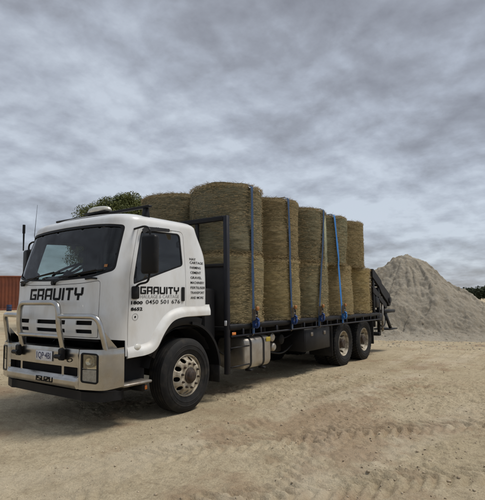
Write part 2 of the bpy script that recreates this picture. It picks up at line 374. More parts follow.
# ------------------------------------------------------------------ ground
TRACKS = [((-3.2, -2.6), (-0.67, -4.18), (-0.08, -4.77), (1.2, -6.4), 0.24), ((-2.2, -1.7), (0.2, -3.25), (0.79, -3.72), (1.57, -4.47), 0.24),
          ((-3.5, -4.2), (0.5, -2.6), (4.5, -2.5), (12.0, -4.5), 0.22), ((-3.5, -2.2), (-1.0, -2.45), (3.0, -1.9), (11.0, -2.2), 0.2),
          ((0.5, -5.5), (3.0, -4.0), (7.0, -3.4), (14.0, -4.2), 0.22), ((0.0, -7.0), (4.0, -5.4), (8.0, -4.8), (16.0, -6.0), 0.22)]
def bez(P, n=80):
    t = np.linspace(0, 1, n)[:, None]; P = np.array(P[:4])
    return (1-t)**3*P[0]+3*t*(1-t)**2*P[1]+3*t*t*(1-t)*P[2]+t**3*P[3]
def ground_z(x, y, fine=True):
    x = np.asarray(x, float); y = np.asarray(y, float)
    d = np.hypot(x-1, y+2)
    z = 0.018*fbm(x*0.45, y*0.45, 3, 3)*sstep(0.0, 3.0, np.abs(y)+np.maximum(0, np.maximum(-1-x, x-8))) + 0.10*fbm(x*0.05, y*0.05, 3, 9)*sstep(15, 60, d)
    # the yard rises gently to the far left, where the container stands
    z = z+0.78*sstep(16, 30, y-0.25*np.maximum(0, x-20))*sstep(70, 40, x)*sstep(120, 60, y)
    if fine:
        near = sstep(22, 8, d)
        clear = 1-0.75*sstep(0.6, 0.0, np.maximum(np.abs(y+1.1)-0.2, np.minimum(np.minimum(np.abs(x-0.13), np.abs(x-5.64)), np.abs(x-6.94))-0.3))
        z = z+near*clear*(0.008*fbm(x*2.0, y*2.0, 4, 21)+0.0055*np.abs(fbm(x*7, y*7, 3, 33))+0.0055*fbm(x*18, y*18, 2, 35, 0.7))
        # churned patch, lower right of the view
        ch = sstep(0.05, 0.45, fbm(x*0.55+3.0, y*0.55, 3, 41)+0.35*sstep(-2.2, -3.6, y))
        z = z+near*clear*ch*0.022*np.abs(fbm(x*6.5, y*6.5, 4, 55, 0.75))
        for k, T in enumerate(TRACKS):
            P = bez(T); seg = np.hypot(*(P[1:]-P[:-1]).T); cum = np.concatenate([[0], np.cumsum(seg)])
            best = np.full(x.shape, 9e9); al = np.zeros(x.shape); sd = np.zeros(x.shape)
            m = (x > P[:, 0].min()-.8) & (x < P[:, 0].max()+.8) & (y > P[:, 1].min()-.8) & (y < P[:, 1].max()+.8)
            if not m.any(): continue
            xm, ym = x[m], y[m]; b = np.full(xm.shape, 9e9); a2 = np.zeros(xm.shape); s2 = np.zeros(xm.shape)
            for i in range(len(P)-1):
                e = P[i+1]-P[i]; L = seg[i]; tx = ((xm-P[i, 0])*e[0]+(ym-P[i, 1])*e[1])/L/L; tx = np.clip(tx, 0, 1)
                qx = xm-P[i, 0]-tx*e[0]; qy = ym-P[i, 1]-tx*e[1]; dd = np.hypot(qx, qy); c = dd < b
                b = np.where(c, dd, b); a2 = np.where(c, cum[i]+tx*L, a2); s2 = np.where(c, np.sign(e[0]*qy-e[1]*qx)*dd, s2)
            w = T[4]; inside = sstep(w+0.05, w-0.03, b); berm = np.exp(-((b-w-0.05)/0.06)**2)
            ph = (a2+0.9*np.abs(s2)+0.05*vnoise(xm*3, ym*3, 99))/0.155; lug = sstep(0.36, 0.54, np.abs((ph % 1)-0.5)*2)
            wear = np.clip(0.7+0.9*vnoise(xm*1.1, ym*1.1, 77+k), 0.0, 1.1)*(1.0 if k < 2 else 0.45)*near[m]*clear[m]
            z[m] = z[m]+wear*(-0.026*inside+0.040*inside*lug+0.018*berm)
    return z
def axis_coords(c, fine, half, far, growth):
    a = [0.0]; st = fine
    while a[-1] < far:
        if a[-1] > half: st *= growth
        a.append(a[-1]+st)
    return np.array(a)
px_ = axis_coords(0, 0.022, 4.2, 3500, 1.045); nx_ = axis_coords(0, 0.022, 2.4, 3500, 1.06)
gx = np.concatenate([-nx_[::-1][:-1], px_])-0.3
py_ = axis_coords(0, 0.026, 2.6, 3500, 1.045); ny_ = axis_coords(0, 0.022, 2.2, 3500, 1.06)
gy = np.concatenate([-ny_[::-1][:-1], py_])-3.0
GX, GY = np.meshgrid(gx, gy); GZ = ground_z(GX, GY)
def grid_mesh(name, X, Y, Z):
    ny, nx = X.shape; me = bpy.data.meshes.new(name)
    co = np.stack([X, Y, Z], -1).reshape(-1, 3); idx = np.arange(nx*ny).reshape(ny, nx)
    q = np.stack([idx[:-1, :-1], idx[:-1, 1:], idx[1:, 1:], idx[1:, :-1]], -1).reshape(-1, 4)
    me.vertices.add(len(co)); me.vertices.foreach_set('co', co.ravel())
    me.loops.add(q.size); me.loops.foreach_set('vertex_index', q.ravel())
    me.polygons.add(len(q)); me.polygons.foreach_set('loop_start', np.arange(0, q.size, 4)); me.polygons.foreach_set('loop_total', np.full(len(q), 4))
    me.update(calc_edges=True); me.validate(); return me
def soil_mat(name, c1, c2, c3, sc1=0.5, c4=None, bump=0.5, pebble=0.3, attrs=False):
    m = bpy.data.materials.new(name); m.use_nodes = True; t = m.node_tree; b = t.nodes['Principled BSDF']; L = t.links.new
    b.inputs['Roughness'].default_value = 0.95; b.inputs['Specular IOR Level'].default_value = 0.15
    g = t.nodes.new('ShaderNodeTexCoord').outputs['Object']
    def nz(s, d=7, r=0.6, dist=0.0, off=0):
        mp = t.nodes.new('ShaderNodeMapping'); mp.inputs['Location'].default_value = (off, off*1.7, off*0.3); L(g, mp.inputs[0])
        n = t.nodes.new('ShaderNodeTexNoise'); L(mp.outputs[0], n.inputs['Vector']); n.inputs['Scale'].default_value = s
        n.inputs['Detail'].default_value = d; n.inputs['Roughness'].default_value = r; n.inputs['Distortion'].default_value = dist; return n.outputs['Fac']
    def mr(v, a, c, o0=0.0, o1=1.0):
        n = t.nodes.new('ShaderNodeMapRange'); L(v, n.inputs[0]); n.inputs[1].default_value = a; n.inputs[2].default_value = c
        n.inputs[3].default_value = o0; n.inputs[4].default_value = o1; return n.outputs[0]
    def mix(f, a, c, mode='MIX'):
        n = t.nodes.new('ShaderNodeMix'); n.data_type = 'RGBA'; n.blend_type = mode; L(f, n.inputs[0]) if not isinstance(f, float) else setattr(n.inputs[0], 'default_value', f)
        for i, v in ((6, a), (7, c)):
            if isinstance(v, tuple): n.inputs[i].default_value = (*v, 1)
            else: L(v, n.inputs[i])
        return n.outputs[2]
    col = mix(mr(nz(sc1, 6, 0.6, 0.4), 0.4, 0.62), c1, c2)
    col = mix(mr(nz(sc1*2.6, 8, 0.65, 0.2, 5.0), 0.5, 0.68, 0, 0.75), col, c3)
    if c4: col = mix(mr(nz(sc1*1.4, 7, 0.7, 0.5, 11.0), 0.56, 0.70, 0, 0.7), col, c4)
    col = mix(mr(nz(9, 8, 0.75, 0.2, 8.0), 0.48, 0.66, 0.0, 0.5), col, (0.23, 0.175, 0.11))
    col = mix(mr(nz(45, 6, 0.75, 0, 2.0), 0.46, 0.68, 0.0, 0.7), col, mix(0.5, c3, (0.10, 0.075, 0.045)))
    if attrs:
        an = t.nodes.new('ShaderNodeAttribute'); an.attribute_name = 'packed'; col = mix(mr(an.outputs['Fac'], 0, 1, 0, 0.55), col, (0.53, 0.46, 0.345))
        an = t.nodes.new('ShaderNodeAttribute'); an.attribute_name = 'clay'; col = mix(mr(an.outputs['Fac'], 0, 1, 0, 0.5), col, mix(mr(nz(16, 7, 0.75, 0.2, 3.3), 0.38, 0.62), (0.34, 0.225, 0.14), (0.20, 0.125, 0.075)))
    vo = t.nodes.new('ShaderNodeTexVoronoi'); vo.inputs['Scale'].default_value = 55; L(g, vo.inputs['Vector'])
    col = mix(mr(vo.outputs['Distance'], 0.05, 0.22, pebble, 0.0), col, (0.42, 0.38, 0.31))
    L(col, b.inputs['Base Color'])
    bn = t.nodes.new('ShaderNodeBump'); bn.inputs['Strength'].default_value = bump; bn.inputs['Distance'].default_value = 0.03
    ad = t.nodes.new('ShaderNodeMath'); ad.operation = 'ADD'; L(nz(14, 9, 0.7), ad.inputs[0]); L(mr(nz(70, 4, 0.7), 0, 1, 0, 0.4), ad.inputs[1])
    L(ad.outputs[0], bn.inputs['Height']); L(bn.outputs[0], b.inputs['Normal'])
    return m
MAT['soil'] = soil_mat('dry_dirt', (0.52, 0.44, 0.305), (0.44, 0.365, 0.24), (0.35, 0.285, 0.185), 0.42, (0.34, 0.235, 0.15), 1.0, attrs=True)
MAT['gravel'] = soil_mat('crushed_rock', (0.375, 0.34, 0.275), (0.30, 0.27, 0.215), (0.225, 0.20, 0.155), 0.6, None, 1.0, 0.45)
GM = grid_mesh('ground', GX, GY, GZ)
def packed(x, y):
    p = np.zeros(x.shape)
    for k, (T, w) in enumerate((((( -7, 1.5), (-4, -2.4), (0.5, -2.6), (12, -3.6)), 0.34), (((-7, -0.6), (-4.2, -3.6), (0.3, -4.4), (12, -5.8)), 0.36), (((-8, -2.0), (-3.4, -2.5), (1.0, -1.9), (12, -2.0)), 0.28), (((-2.9, -6.0), (-2.4, -3.6), (0.2, -2.4), (9, -2.7)), 0.28), (((-3.4, -5.0), (-3.2, -2.4), (-2.9, 0.5), (-3.6, 8)), 0.32), (((4, -9), (8, -5), (11, -3), (16, -7)), 0.4))):
        P = bez(T, 60); d = np.full(x.shape, 9e9); m = (np.abs(x) < 30) & (np.abs(y) < 30); xm, ym = x[m], y[m]; dm = np.full(xm.shape, 9e9)
        for q in P: dm = np.minimum(dm, np.hypot(xm-q[0], ym-q[1]))
        d[m] = dm; p = np.maximum(p, sstep(w, w*0.35, d)*np.clip(0.65+0.6*fbm(x*0.8, y*0.8, 2, 120+k), 0, 1))
    return p*np.clip(0.8+0.5*fbm(x*3.1, y*3.1, 3, 133), 0, 1)
pk = packed(GX, GY); cy = sstep(-0.1, 0.95, fbm(GX*1.3, GY*1.3, 5, 141, 0.62)+0.9*np.exp(-(((GX-0.5)/1.5)**2+((GY+3.4)/1.0)**2))+0.5*np.exp(-(((GX+0.6)/0.9)**2+((GY+4.3)/0.7)**2))-0.35)
for nm_, ar in (('packed', pk), ('clay', cy)):
    at_ = GM.attributes.new(nm_, 'FLOAT', 'POINT'); at_.data.foreach_set('value', ar.astype(np.float32).ravel())
g_o = link('ground', GM, 'soil'); g_o['kind'] = 'structure'

# ------------------------------------------------------------------ gravel pile behind the truck
def pile_h(x, y):
    def cone(cx, cy, H, rep, soft):
        d = np.hypot(x-cx, y-cy); ang = np.arctan2(y-cy, x-cx)
        d = d*(1+0.05*np.sin(ang*3+cx)+0.03*np.sin(ang*7+1.0))
        return H-rep*(np.sqrt(d*d+soft*soft)-soft)
    a = cone(17.25, 0.62, 3.53, 0.86, 0.50); b = cone(16.75, 1.75, 3.0, 0.72, 0.15); c = cone(19.6, 3.6, 3.0, 0.65, 0.5)
    k = 0.12; h = k*np.log(np.exp(a/k)+np.exp(b/k)+np.exp(c/k))
    ang = np.arctan2(y-0.7, x-17.25); rr = np.hypot(x-17.25, y-0.7)
    gul = np.abs(vnoise(ang*7+2*fbm(x*0.6, y*0.6, 2, 5), rr*0.25, 15))
    h = h-0.24*sstep(0.3, 2.0, rr)*(0.6-gul)*sstep(0, 0.8, h)
    h = h+0.10*fbm(x*0.9, y*0.9, 4, 61)*sstep(0, 0.6, h)+0.05*np.abs(fbm(x*5, y*5, 3, 71))+0.024*fbm(x*9.5, y*9.5, 2, 75, 0.8)*sstep(-0.3, 0.5, h)+0.06*fbm(x*2.6, y*2.6, 3, 81)
    # foot spreads out
    return np.where(h < 0.5, 0.5*np.exp((h-0.5)/0.5)-0.06, h-0.06)
xs = np.linspace(9.5, 28, 560); ys = np.linspace(-9.5, 12, 620); PX, PY = np.meshgrid(xs, ys)
pile = link('gravel_pile', grid_mesh('gravel_pile', PX, PY, pile_h(PX, PY)+ground_z(PX, PY, False)-0.03), 'gravel')
tag(pile, 'tall grey-tan pile of crushed gravel behind the tail of the truck', 'gravel pile')

def blob_mesh(name, pts, sizes, mat, sink=0.3):
    base = bmesh.new(); bmesh.ops.create_icosphere(base, subdivisions=1, radius=1); bv = np.array([v.co[:] for v in base.verts]); bf = np.array([[v.index for v in f.verts] for f in base.faces]); base.free()
    n = len(pts); k = len(bv)
    jit = 1+rng.uniform(-0.28, 0.28, (n, k, 1)); sc3 = rng.uniform(0.6, 1.15, (n, 1, 3))*np.array([1, 1, 0.7]); V = bv[None]*jit*sc3*sizes[:, None, None]
    a = rng.uniform(0, 6.28, n); c, s = np.cos(a)[:, None], np.sin(a)[:, None]
    V = np.stack([V[..., 0]*c-V[..., 1]*s, V[..., 0]*s+V[..., 1]*c, V[..., 2]], -1)+pts[:, None, :]
    V[..., 2] += sizes[:, None]*(0.5-sink)
    Fc = (bf[None]+(np.arange(n)*k)[:, None, None]).reshape(-1, 3)
    me = bpy.data.meshes.new(name); me.vertices.add(n*k); me.vertices.foreach_set('co', V.reshape(-1))
    me.loops.add(Fc.size); me.loops.foreach_set('vertex_index', Fc.ravel()); me.polygons.add(len(Fc))
    me.polygons.foreach_set('loop_start', np.arange(0, Fc.size, 3)); me.polygons.foreach_set('loop_total', np.full(len(Fc), 3)); me.update(calc_edges=True)
    return link(name, me, mat, None, smooth=False)
MAT['stone'] = pmat('loose_stone', (0.50, 0.42, 0.31), 0.95, col2=(0.27, 0.21, 0.14), scale=2.2, lo=0.35, hi=0.65, spec=0.2)
nst = 15000
r_ = 1.6+14*rng.random(nst)**1.5; a_ = rng.uniform(R(-36), R(40), nst)+math.atan2(F.y, F.x)
sx = CAM.x+r_*np.cos(a_); sy = CAM.y+r_*np.sin(a_)
dens = fbm(sx*0.7, sy*0.7, 3, 91)+0.4*sstep(-1.8, -3.4, sy); keep = (dens+rng.uniform(-0.6, 0.6, nst) > 0.1); sx, sy = sx[keep], sy[keep]
ss = 0.003+0.012*rng.random(len(sx))**3.6+0.016*(rng.random(len(sx)) > 0.99)
st = blob_mesh('ground_stones', np.stack([sx, sy, ground_z(sx, sy)], -1), ss, 'stone'); st['kind'] = 'stuff'
st['label'] = 'loose small stones and clods scattered over the dirt'
npl = 6000
sx = rng.uniform(10.2, 19, npl); sy = rng.uniform(-8, 6, npl); hz = pile_h(sx, sy)+ground_z(sx, sy, False)-0.03; g0 = ground_z(sx, sy)
keep = rng.random(npl) < np.clip(1.1-hz/1.3, 0.12, 1); sx, sy, hz, g0 = sx[keep], sy[keep], hz[keep], g0[keep]; npl = len(sx)
ss = 0.010+0.045*rng.random(npl)**4*np.clip(1.2-hz/1.5, 0.25, 1)
ps = blob_mesh('pile_stones', np.stack([sx, sy, np.maximum(hz, g0)], -1), ss, 'gravel', 0.75); ps.parent = pile; ps['kind'] = 'stuff'

# ================================================================== THE TRUCK
truck = empty('flatbed_truck', (0, 0, 0))
tag(truck, 'white flatbed truck with silver bull bar carrying stacked round hay bales', 'truck')
CABC = (-0.3, 0, 1.8)
# plan of half the cab from the middle of the front round to the middle of the back
_pl = [(-1.27+0.04*(y/0.8)**2, y) for y in np.linspace(0, 0.8, 17)]
_pl += [(-0.95-0.28*math.cos(a), 0.8+0.37*math.sin(a)) for a in np.linspace(0, math.pi/2, 17)[1:]]
_pl += [(x, 1.17) for x in np.linspace(-0.95, 0.52, 20)[1:]]
_pl += [(0.52+0.12*math.sin(a), 1.05+0.12*math.cos(a)) for a in np.linspace(0, math.pi/2, 9)[1:]]
_pl += [(0.64, y) for y in np.linspace(1.05, 0, 10)[1:]]
_pl = np.array(_pl); _ps = np.concatenate([[0], np.cumsum(np.hypot(*np.diff(_pl, axis=0).T))])
S_END = _ps[-1]; _k = 32
S_SIDE = _ps[_k]
def sX(X): return S_SIDE+X+0.95
def sY(y): return float(np.interp(y, _pl[:_k+1, 1], _ps[:_k+1]))
T0, TL = 2.615, 0.28
def ss1(a, b, x):
    t = min(1, max(0, (x-a)/(b-a))); return t*t*(3-2*t)
def cab(s, t, inset=0.0):
    sg = -1 if s >= 0 else 1                              # s > 0 is the side towards the viewer
    a = min(abs(s), S_END); x = float(np.interp(a, _ps, _pl[:, 0])); y = float(np.interp(a, _ps, _pl[:, 1]))
    z = min(t, T0)
    xr = x
    lean = 0.025*ss1(1.2, 1.85, z)+(0.205*((z-1.85)/0.72)**1.15 if z > 1.85 else 0)
    x += lean*(1-ss1(-0.95, -0.30, xr))
    x -= (0.20*ss1(2.15, 2.75, z))*ss1(0.15, 0.6, xr)
    y *= 1-0.055*ss1(1.8, 2.75, z)
    ins = inset
    if t > T0:
        an = min(1, (t-T0)/TL)*math.pi/2; ins += 0.25*(1-math.cos(an)); z = T0+0.125*math.sin(an)
        z -= inset*min(1, (t-T0)/0.15)
    x = -0.25+(x+0.25)*(1-ins/0.92); y *= 1-ins/1.10
    return Vector((x, sg*y, z))
def cab_out(s, t, d):
    e = 0.004; p = cab(s, t); n = (cab(s+e, t)-cab(s-e, t)).cross(cab(s, t+e)-cab(s, t-e)); n.normalize()
    if n.dot(p-Vector(CABC)) < 0: n = -n
    return p+n*d
def mir(poly): return [(-a, b) for a, b in poly][::-1]
WSCR = roundpoly([(-sY(1.085), 1.95), (-sY(0.8), 1.865), (0, 1.835), (sY(0.8), 1.865), (sY(1.085), 1.95), (sY(1.10), 2.55), (sY(0.7), 2.59), (0, 2.60), (-sY(0.7), 2.59), (-sY(1.10), 2.55)], [0.06, 0.3, 0.3, 0.3, 0.06, 0.06, 0.3, 0.3, 0.3, 0.06])
GLASSP = roundpoly([(-sY(1.06), 1.975), (-sY(0.8), 1.895), (0, 1.865), (sY(0.8), 1.895), (sY(1.06), 1.975), (sY(1.075), 2.52), (sY(0.7), 2.555), (0, 2.565), (-sY(0.7), 2.555), (-sY(1.075), 2.52)], [0.06, 0.3, 0.3, 0.3, 0.06, 0.06, 0.3, 0.3, 0.3, 0.06])
ARCH = [(-0.57, 0.90), (-0.53, 0.98), (-0.43, 1.14), (-0.30, 1.28), (-0.16, 1.35), (0.125, 1.375)]
DOOR = roundpoly([(sX(-0.955), 0.90)]+[(sX(a), b) for a, b in ARCH]+[(sX(0.125), 2.56), (sX(-0.955), 2.55)], [0.03]+[0.02]*5+[0.01, 0.09, 0.06])
def shrink(poly, d):
    cx = sum(p[0] for p in poly)/len(poly); out = []; n = len(poly)
    A = sum(poly[i][0]*poly[(i+1) % n][1]-poly[(i+1) % n][0]*poly[i][1] for i in range(n)); sg = 1 if A > 0 else -1
    for i in range(n):
        a, p, b = Vector(poly[i-1]), Vector(poly[i]), Vector(poly[(i+1) % n]); u = (p-a); v = (b-p)
        if u.length < 1e-6 or v.length < 1e-6: out.append(tuple(p)); continue
        u.normalize(); v.normalize(); nn = Vector((-(u.y+v.y), u.x+v.x)); nn = nn.normalized() if nn.length > 1e-6 else Vector((-u.y, u.x))
        out.append(tuple(p+nn*d*sg))
    return out
FPAN = roundpoly([(-sY(0.93), 1.115), (sY(0.93), 1.115), (sY(0.93), 1.775), (sY(0.6), 1.745), (0, 1.735), (-sY(0.6), 1.745), (-sY(0.93), 1.775)], [0.03, 0.03, 0.05, 0.1, 0.1, 0.1, 0.05])
FPAN = roundpoly([(-sY(0.93), 1.115), (sY(0.93), 1.115), (sY(0.93), 1.83), (sY(0.6), 1.80), (0, 1.79), (-sY(0.6), 1.80), (-sY(0.93), 1.83)], [0.03, 0.03, 0.05, 0.1, 0.1, 0.1, 0.05])
WIN = roundpoly([(sX(-0.885), 1.775), (sX(-0.38), 1.925), (sX(-0.05), 2.025), (sX(0.075), 2.06), (sX(0.06), 2.525), (sX(-0.885), 2.495)], [0.03, 0.2, 0.2, 0.05, 0.08, 0.05])
low = [(0, 1.10), (sY(1.05), 1.10), (sX(-0.985), 1.08), (sX(-0.98), 0.885), (sX(-0.58), 0.885), (sX(-0.52), 0.965), (sX(-0.42), 1.125), (sX(-0.29), 1.265), (sX(-0.15), 1.335), (sX(0.135), 1.36), (sX(0.5), 1.36), (S_END, 1.36)]
SHELL = [(-a, b) for a, b in low[::-1]][:-1]+low+[(S_END, T0+TL), (-S_END, T0+TL)]
shell = patch_obj('cab_shell', SHELL, [WSCR, FPAN, DOOR, mir(DOOR)], 0.05, lambda s, t: cab(s, t), 'white', truck, 0.012, centre=CABC)
ring = [cab(s, T0+TL) for s in np.linspace(-S_END, S_END, 121)]
ringp = [(p.x, p.y) for p in ring]
def inplan(x, y):
    ex = (x+0.30)/0.72; ey = y/0.83; return max(0.0, 1-(abs(ex)**3+abs(ey)**3))
roof = patch_obj('roof', ringp[:-1], [], 0.06, lambda x, y: Vector((x, y, T0+0.125+0.045*inplan(x, y)**0.8)), 'white', truck, 0.01, centre=CABC)
linerh = [shrink(GLASSP, -0.014), shrink(WIN, -0.004), mir(shrink(WIN, -0.004))]
patch_obj('cab_lining', SHELL, linerh, 0.04, lambda s, t: cab(s, t, 0.035), 'liner', truck, 0.0, centre=CABC)
patch_obj('cab_ceiling', [(p[0]*0.97-0.01, p[1]*0.97) for p in ringp[:-1]], [], 0.2, lambda x, y: Vector((x, y, T0+0.08)), 'liner', truck, 0.0)
# front panel with grille slots
slots = []
for z0, z1 in ((1.165, 1.215), (1.27, 1.325)):
    for y0, y1 in ((-0.84, -0.54), (-0.33, 0.33), (0.54, 0.84)):
        a, b = math.copysign(sY(abs(y0)), y0), math.copysign(sY(abs(y1)), y1)
        slots.append(roundpoly([(a, z0), (b, z0), (b, z1), (a, z1)], 0.012))
front = patch_obj('front_panel', shrink(FPAN, 0.007), slots, 0.045, lambda s, t: cab_out(s, t, 0.004+0.012*ss1(0.02, 0.10, 0.14-abs(t-1.245))), 'white', truck, 0.016, centre=CABC)
MB().box(-1.19, -1.15, -0.9, 0.9, 1.06, 1.40, 0.01).build('grille_backing', 'liner', truck)
block_letters('GRAVITY', 1.21, 0.162, lambda u, v: cab_out(-0.575+u, 1.583+v, 0.008), 'ink', front, 0.10)
for sg in (1, -1):                                     # faint scuff line and two bonnet-flap grips
    MB().tube([cab_out(sg*0.78+u, 1.845+0.012*math.cos(u*12), 0.012) for u in np.linspace(-0.1, 0.1, 7)], 0.012, 8).build('grab_handle', 'plastic', truck)
# windscreen
seal = patch_obj('windscreen_seal', shrink(WSCR, 0.003), [GLASSP], 0.045, lambda s, t: cab_out(s, t, -0.003), 'plastic', truck, 0.007, centre=CABC)
ws = patch_obj('windscreen', shrink(GLASSP, -0.012), [], 0.045, lambda s, t: cab_out(s, t, -0.018), 'glass', truck, 0.0, centre=CABC)
for s0, s1 in ((-0.80, 0.02), (0.02, 0.86)):
    p0 = cab_out(s0+0.02, 1.815, 0.025); pm = cab_out((s0+s1)/2, 1.905, 0.035); p1 = cab_out(s1, 1.955, 0.03)
    w = MB().tube(fillet([p0, cab_out(s0+0.15, 1.84, 0.04), pm, p1], 0.08), [0.013]*2+[0.009]*(len(fillet([p0, cab_out(s0+0.15, 1.84, 0.04), pm, p1], 0.08))-2), 8)
    w.lathe([(-0.02, 0.0), (-0.02, 0.03), (0.03, 0.026), (0.03, 0.0)], 'x', 12, p0).build('wiper_arm', 'plastic', truck)
    bl = [cab_out(s0+0.12+(s1-s0-0.02)*k/9, 1.885+0.075*k/9+0.0, 0.012) for k in range(10)]
    MB().tube(bl, 0.011, 6).build('wiper_blade', 'plastic', truck)
# registration label in the corner of the glass
patch_obj('registration_label', [(sY(0.94), 2.0), (sY(0.985), 2.0), (sY(0.985), 2.035), (sY(0.94), 2.035)], [], 0.03, lambda s, t: cab_out(s, t, -0.013), 'orange', ws, 0.0, centre=CABC)
# doors
HAND = [(0.03, 1.555), (0.085, 1.555), (0.085, 1.755), (0.03, 1.755)]
for sg in (1, -1):
    q = (lambda P: P) if sg == 1 else mir
    door = patch_obj('door', q(shrink(DOOR, 0.0075)), [q(WIN)], 0.045, lambda s, t: cab_out(s, t, 0.0), 'white', truck, 0.02, centre=CABC)
    patch_obj('window_seal', q(WIN), [q(shrink(WIN, 0.022))], 0.04, lambda s, t: cab_out(s, t, -0.006), 'plastic', door, 0.01, centre=CABC)
    patch_obj('window_pane', q(shrink(WIN, 0.016)), [], 0.08, lambda s, t: cab_out(s, t, -0.012), 'sideglass', door, 0.0, centre=CABC)
    if sg == 1:
        hd = patch_obj('door_handle', roundpoly([(sX(a), b) for a, b in HAND], 0.015), [], 0.02, lambda s, t: cab_out(s, t, 0.016), 'plastic', door, 0.02, centre=CABC)
        # weather shield over the window
        patch_obj('weather_shield', roundpoly([(sX(-0.90), 2.43), (sX(-0.80), 2.48), (sX(-0.2), 2.515), (sX(-0.18), 2.565), (sX(-0.85), 2.545), (sX(-0.925), 2.50)], 0.02), [], 0.03, lambda s, t: cab_out(s, t, 0.035+0.25*max(0, 2.56-t)), 'plastic', door, 0.004, centre=CABC)
        f1 = lambda u, v: cab_out(sX(-0.765)+u, 1.655+v, 0.004)
        block_letters('GRAVITY', 0.745, 0.098, f1, 'ink', door)
        letter_obj('tagline', font_text('HAULAGE & CARTAGE', 0.066, 0.74), lambda u, v: cab_out(sX(-0.76)+u, 1.600+v, 0.004), 'greyink', door, CABC)
        letter_obj('phone_number', font_text('0450 501 676', 0.078, 0.66, 0.0004), lambda u, v: cab_out(sX(-0.66)+u, 1.525+v, 0.004), 'ink', door, CABC)
        letter_obj('side_number', font_text('1800', 0.055, 0.20, 0.0022), lambda u, v: cab_out(sX(-0.915)+u, 1.525+v, 0.004), 'ink', door, CABC)
        letter_obj('side_number', font_text('8652', 0.055, 0.20, 0.0022), lambda u, v: cab_out(sX(-0.915)+u, 1.445+v, 0.004), 'ink', door, CABC)
        patch_obj('round_emblem', [(sX(-0.835)+0.05*math.cos(a), 1.365+0.045*math.sin(a)) for a in np.linspace(0, 6.283, 25)[:-1]], [[(sX(-0.835)+0.044*math.cos(a), 1.365+0.039*math.sin(a)) for a in np.linspace(0, 6.283, 25)[:-1]]], 0.05, lambda s, t: cab_out(s, t, 0.003), 'greyink', door, 0.0, centre=CABC)
        patch_obj('emblem_core', [(sX(-0.835)+0.014*math.cos(a), 1.365+0.014*math.sin(a)) for a in np.linspace(0, 6.283, 13)[:-1]], [], 0.05, lambda s, t: cab_out(s, t, 0.003), 'ink', door, 0.0, centre=CABC)
        ind = MB().lathe([(0, 0.052), (-0.012, 0.052), (-0.024, 0.036), (-0.028, 0.0)], 'y', 24, (0, 0, 0)).build('side_indicator', 'lensclear', truck)
        ind.location = (-0.79, -1.17, 0.975); ind.scale = (1.1, 1, 0.9)
LIST = ['HAY', 'CARTAGE', 'FARMING', 'CEMENT', 'GRAVEL', 'MACHINERY', 'FERTILISER', 'TRANSPORT', 'AND MORE']
for k, wd in enumerate(LIST):
    zz = 2.205-0.0735*k if k else 2.205-0.0735+0.052
    w = [0.14, 0.30, 0.24, 0.24, 0.25, 0.31, 0.33, 0.31, 0.29][k]
    letter_obj('service_lettering', font_text(wd, 0.050, w, 0.0006), lambda u, v: cab_out(sX(0.225)+u, zz-0.03+v, 0.004), 'ink', shell, CABC)
# wheel-arch flares
def flare(path, wid, out, yb, name, mat, n=13, pw=0):
    path = [Vector((a, 0, b)) for a, b in path]; pts = fillet(path, 0.12, 5); V, Fs = [], []
    for sgn in (-1, 1):
        V, Fs = [], []
        for i, p in enumerate(pts):
            d = (pts[min(i+1, len(pts)-1)]-pts[max(i-1, 0)]).normalized(); nrm = Vector((-d.z, 0, d.x))
            e = min(1, 0.35+i/3, 0.5+(len(pts)-1-i)/3)
            for k in range(n):
                t = k/(n-1)
                if pw: q_ = 0.5-min(1, t/0.85)*0.95 if t < 0.85 else -0.45-0.05*(t-0.85)/0.15; oo = ss1(0, 0.55, t)*(1-1.6*ss1(0.78, 1.0, t)**2)
                else: a = math.pi*t; q_ = 0.5*math.cos(a); oo = math.sin(a)**0.5
                c = p+nrm*wid*q_; V.append((c.x, sgn*(yb+out*e*oo), c.z))
        for i in range(len(pts)-1):
            for k in range(n-1): Fs.append((i*n+k, i*n+k+1, (i+1)*n+k+1, (i+1)*n+k))
        Fs += [tuple(range(n)), tuple((len(pts)-1)*n+k for k in range(n))]
        MB().add(V, Fs).build(name, mat, truck)
flare([(-0.955, 0.935), (-0.70, 0.945), (-0.54, 0.975), (-0.40, 1.19), (-0.22, 1.36), (0.02, 1.41), (0.66, 1.415)], 0.17, 0.05, 1.166, 'fender_flare', 'flare', 13, 1)
flare([(-0.52, 0.83), (-0.45, 0.98), (-0.32, 1.15), (-0.13, 1.26), (0.1, 1.29), (0.30, 1.28), (0.5, 1.22)], 0.15, 0.03, 1.13, 'arch_lip', 'plastic')
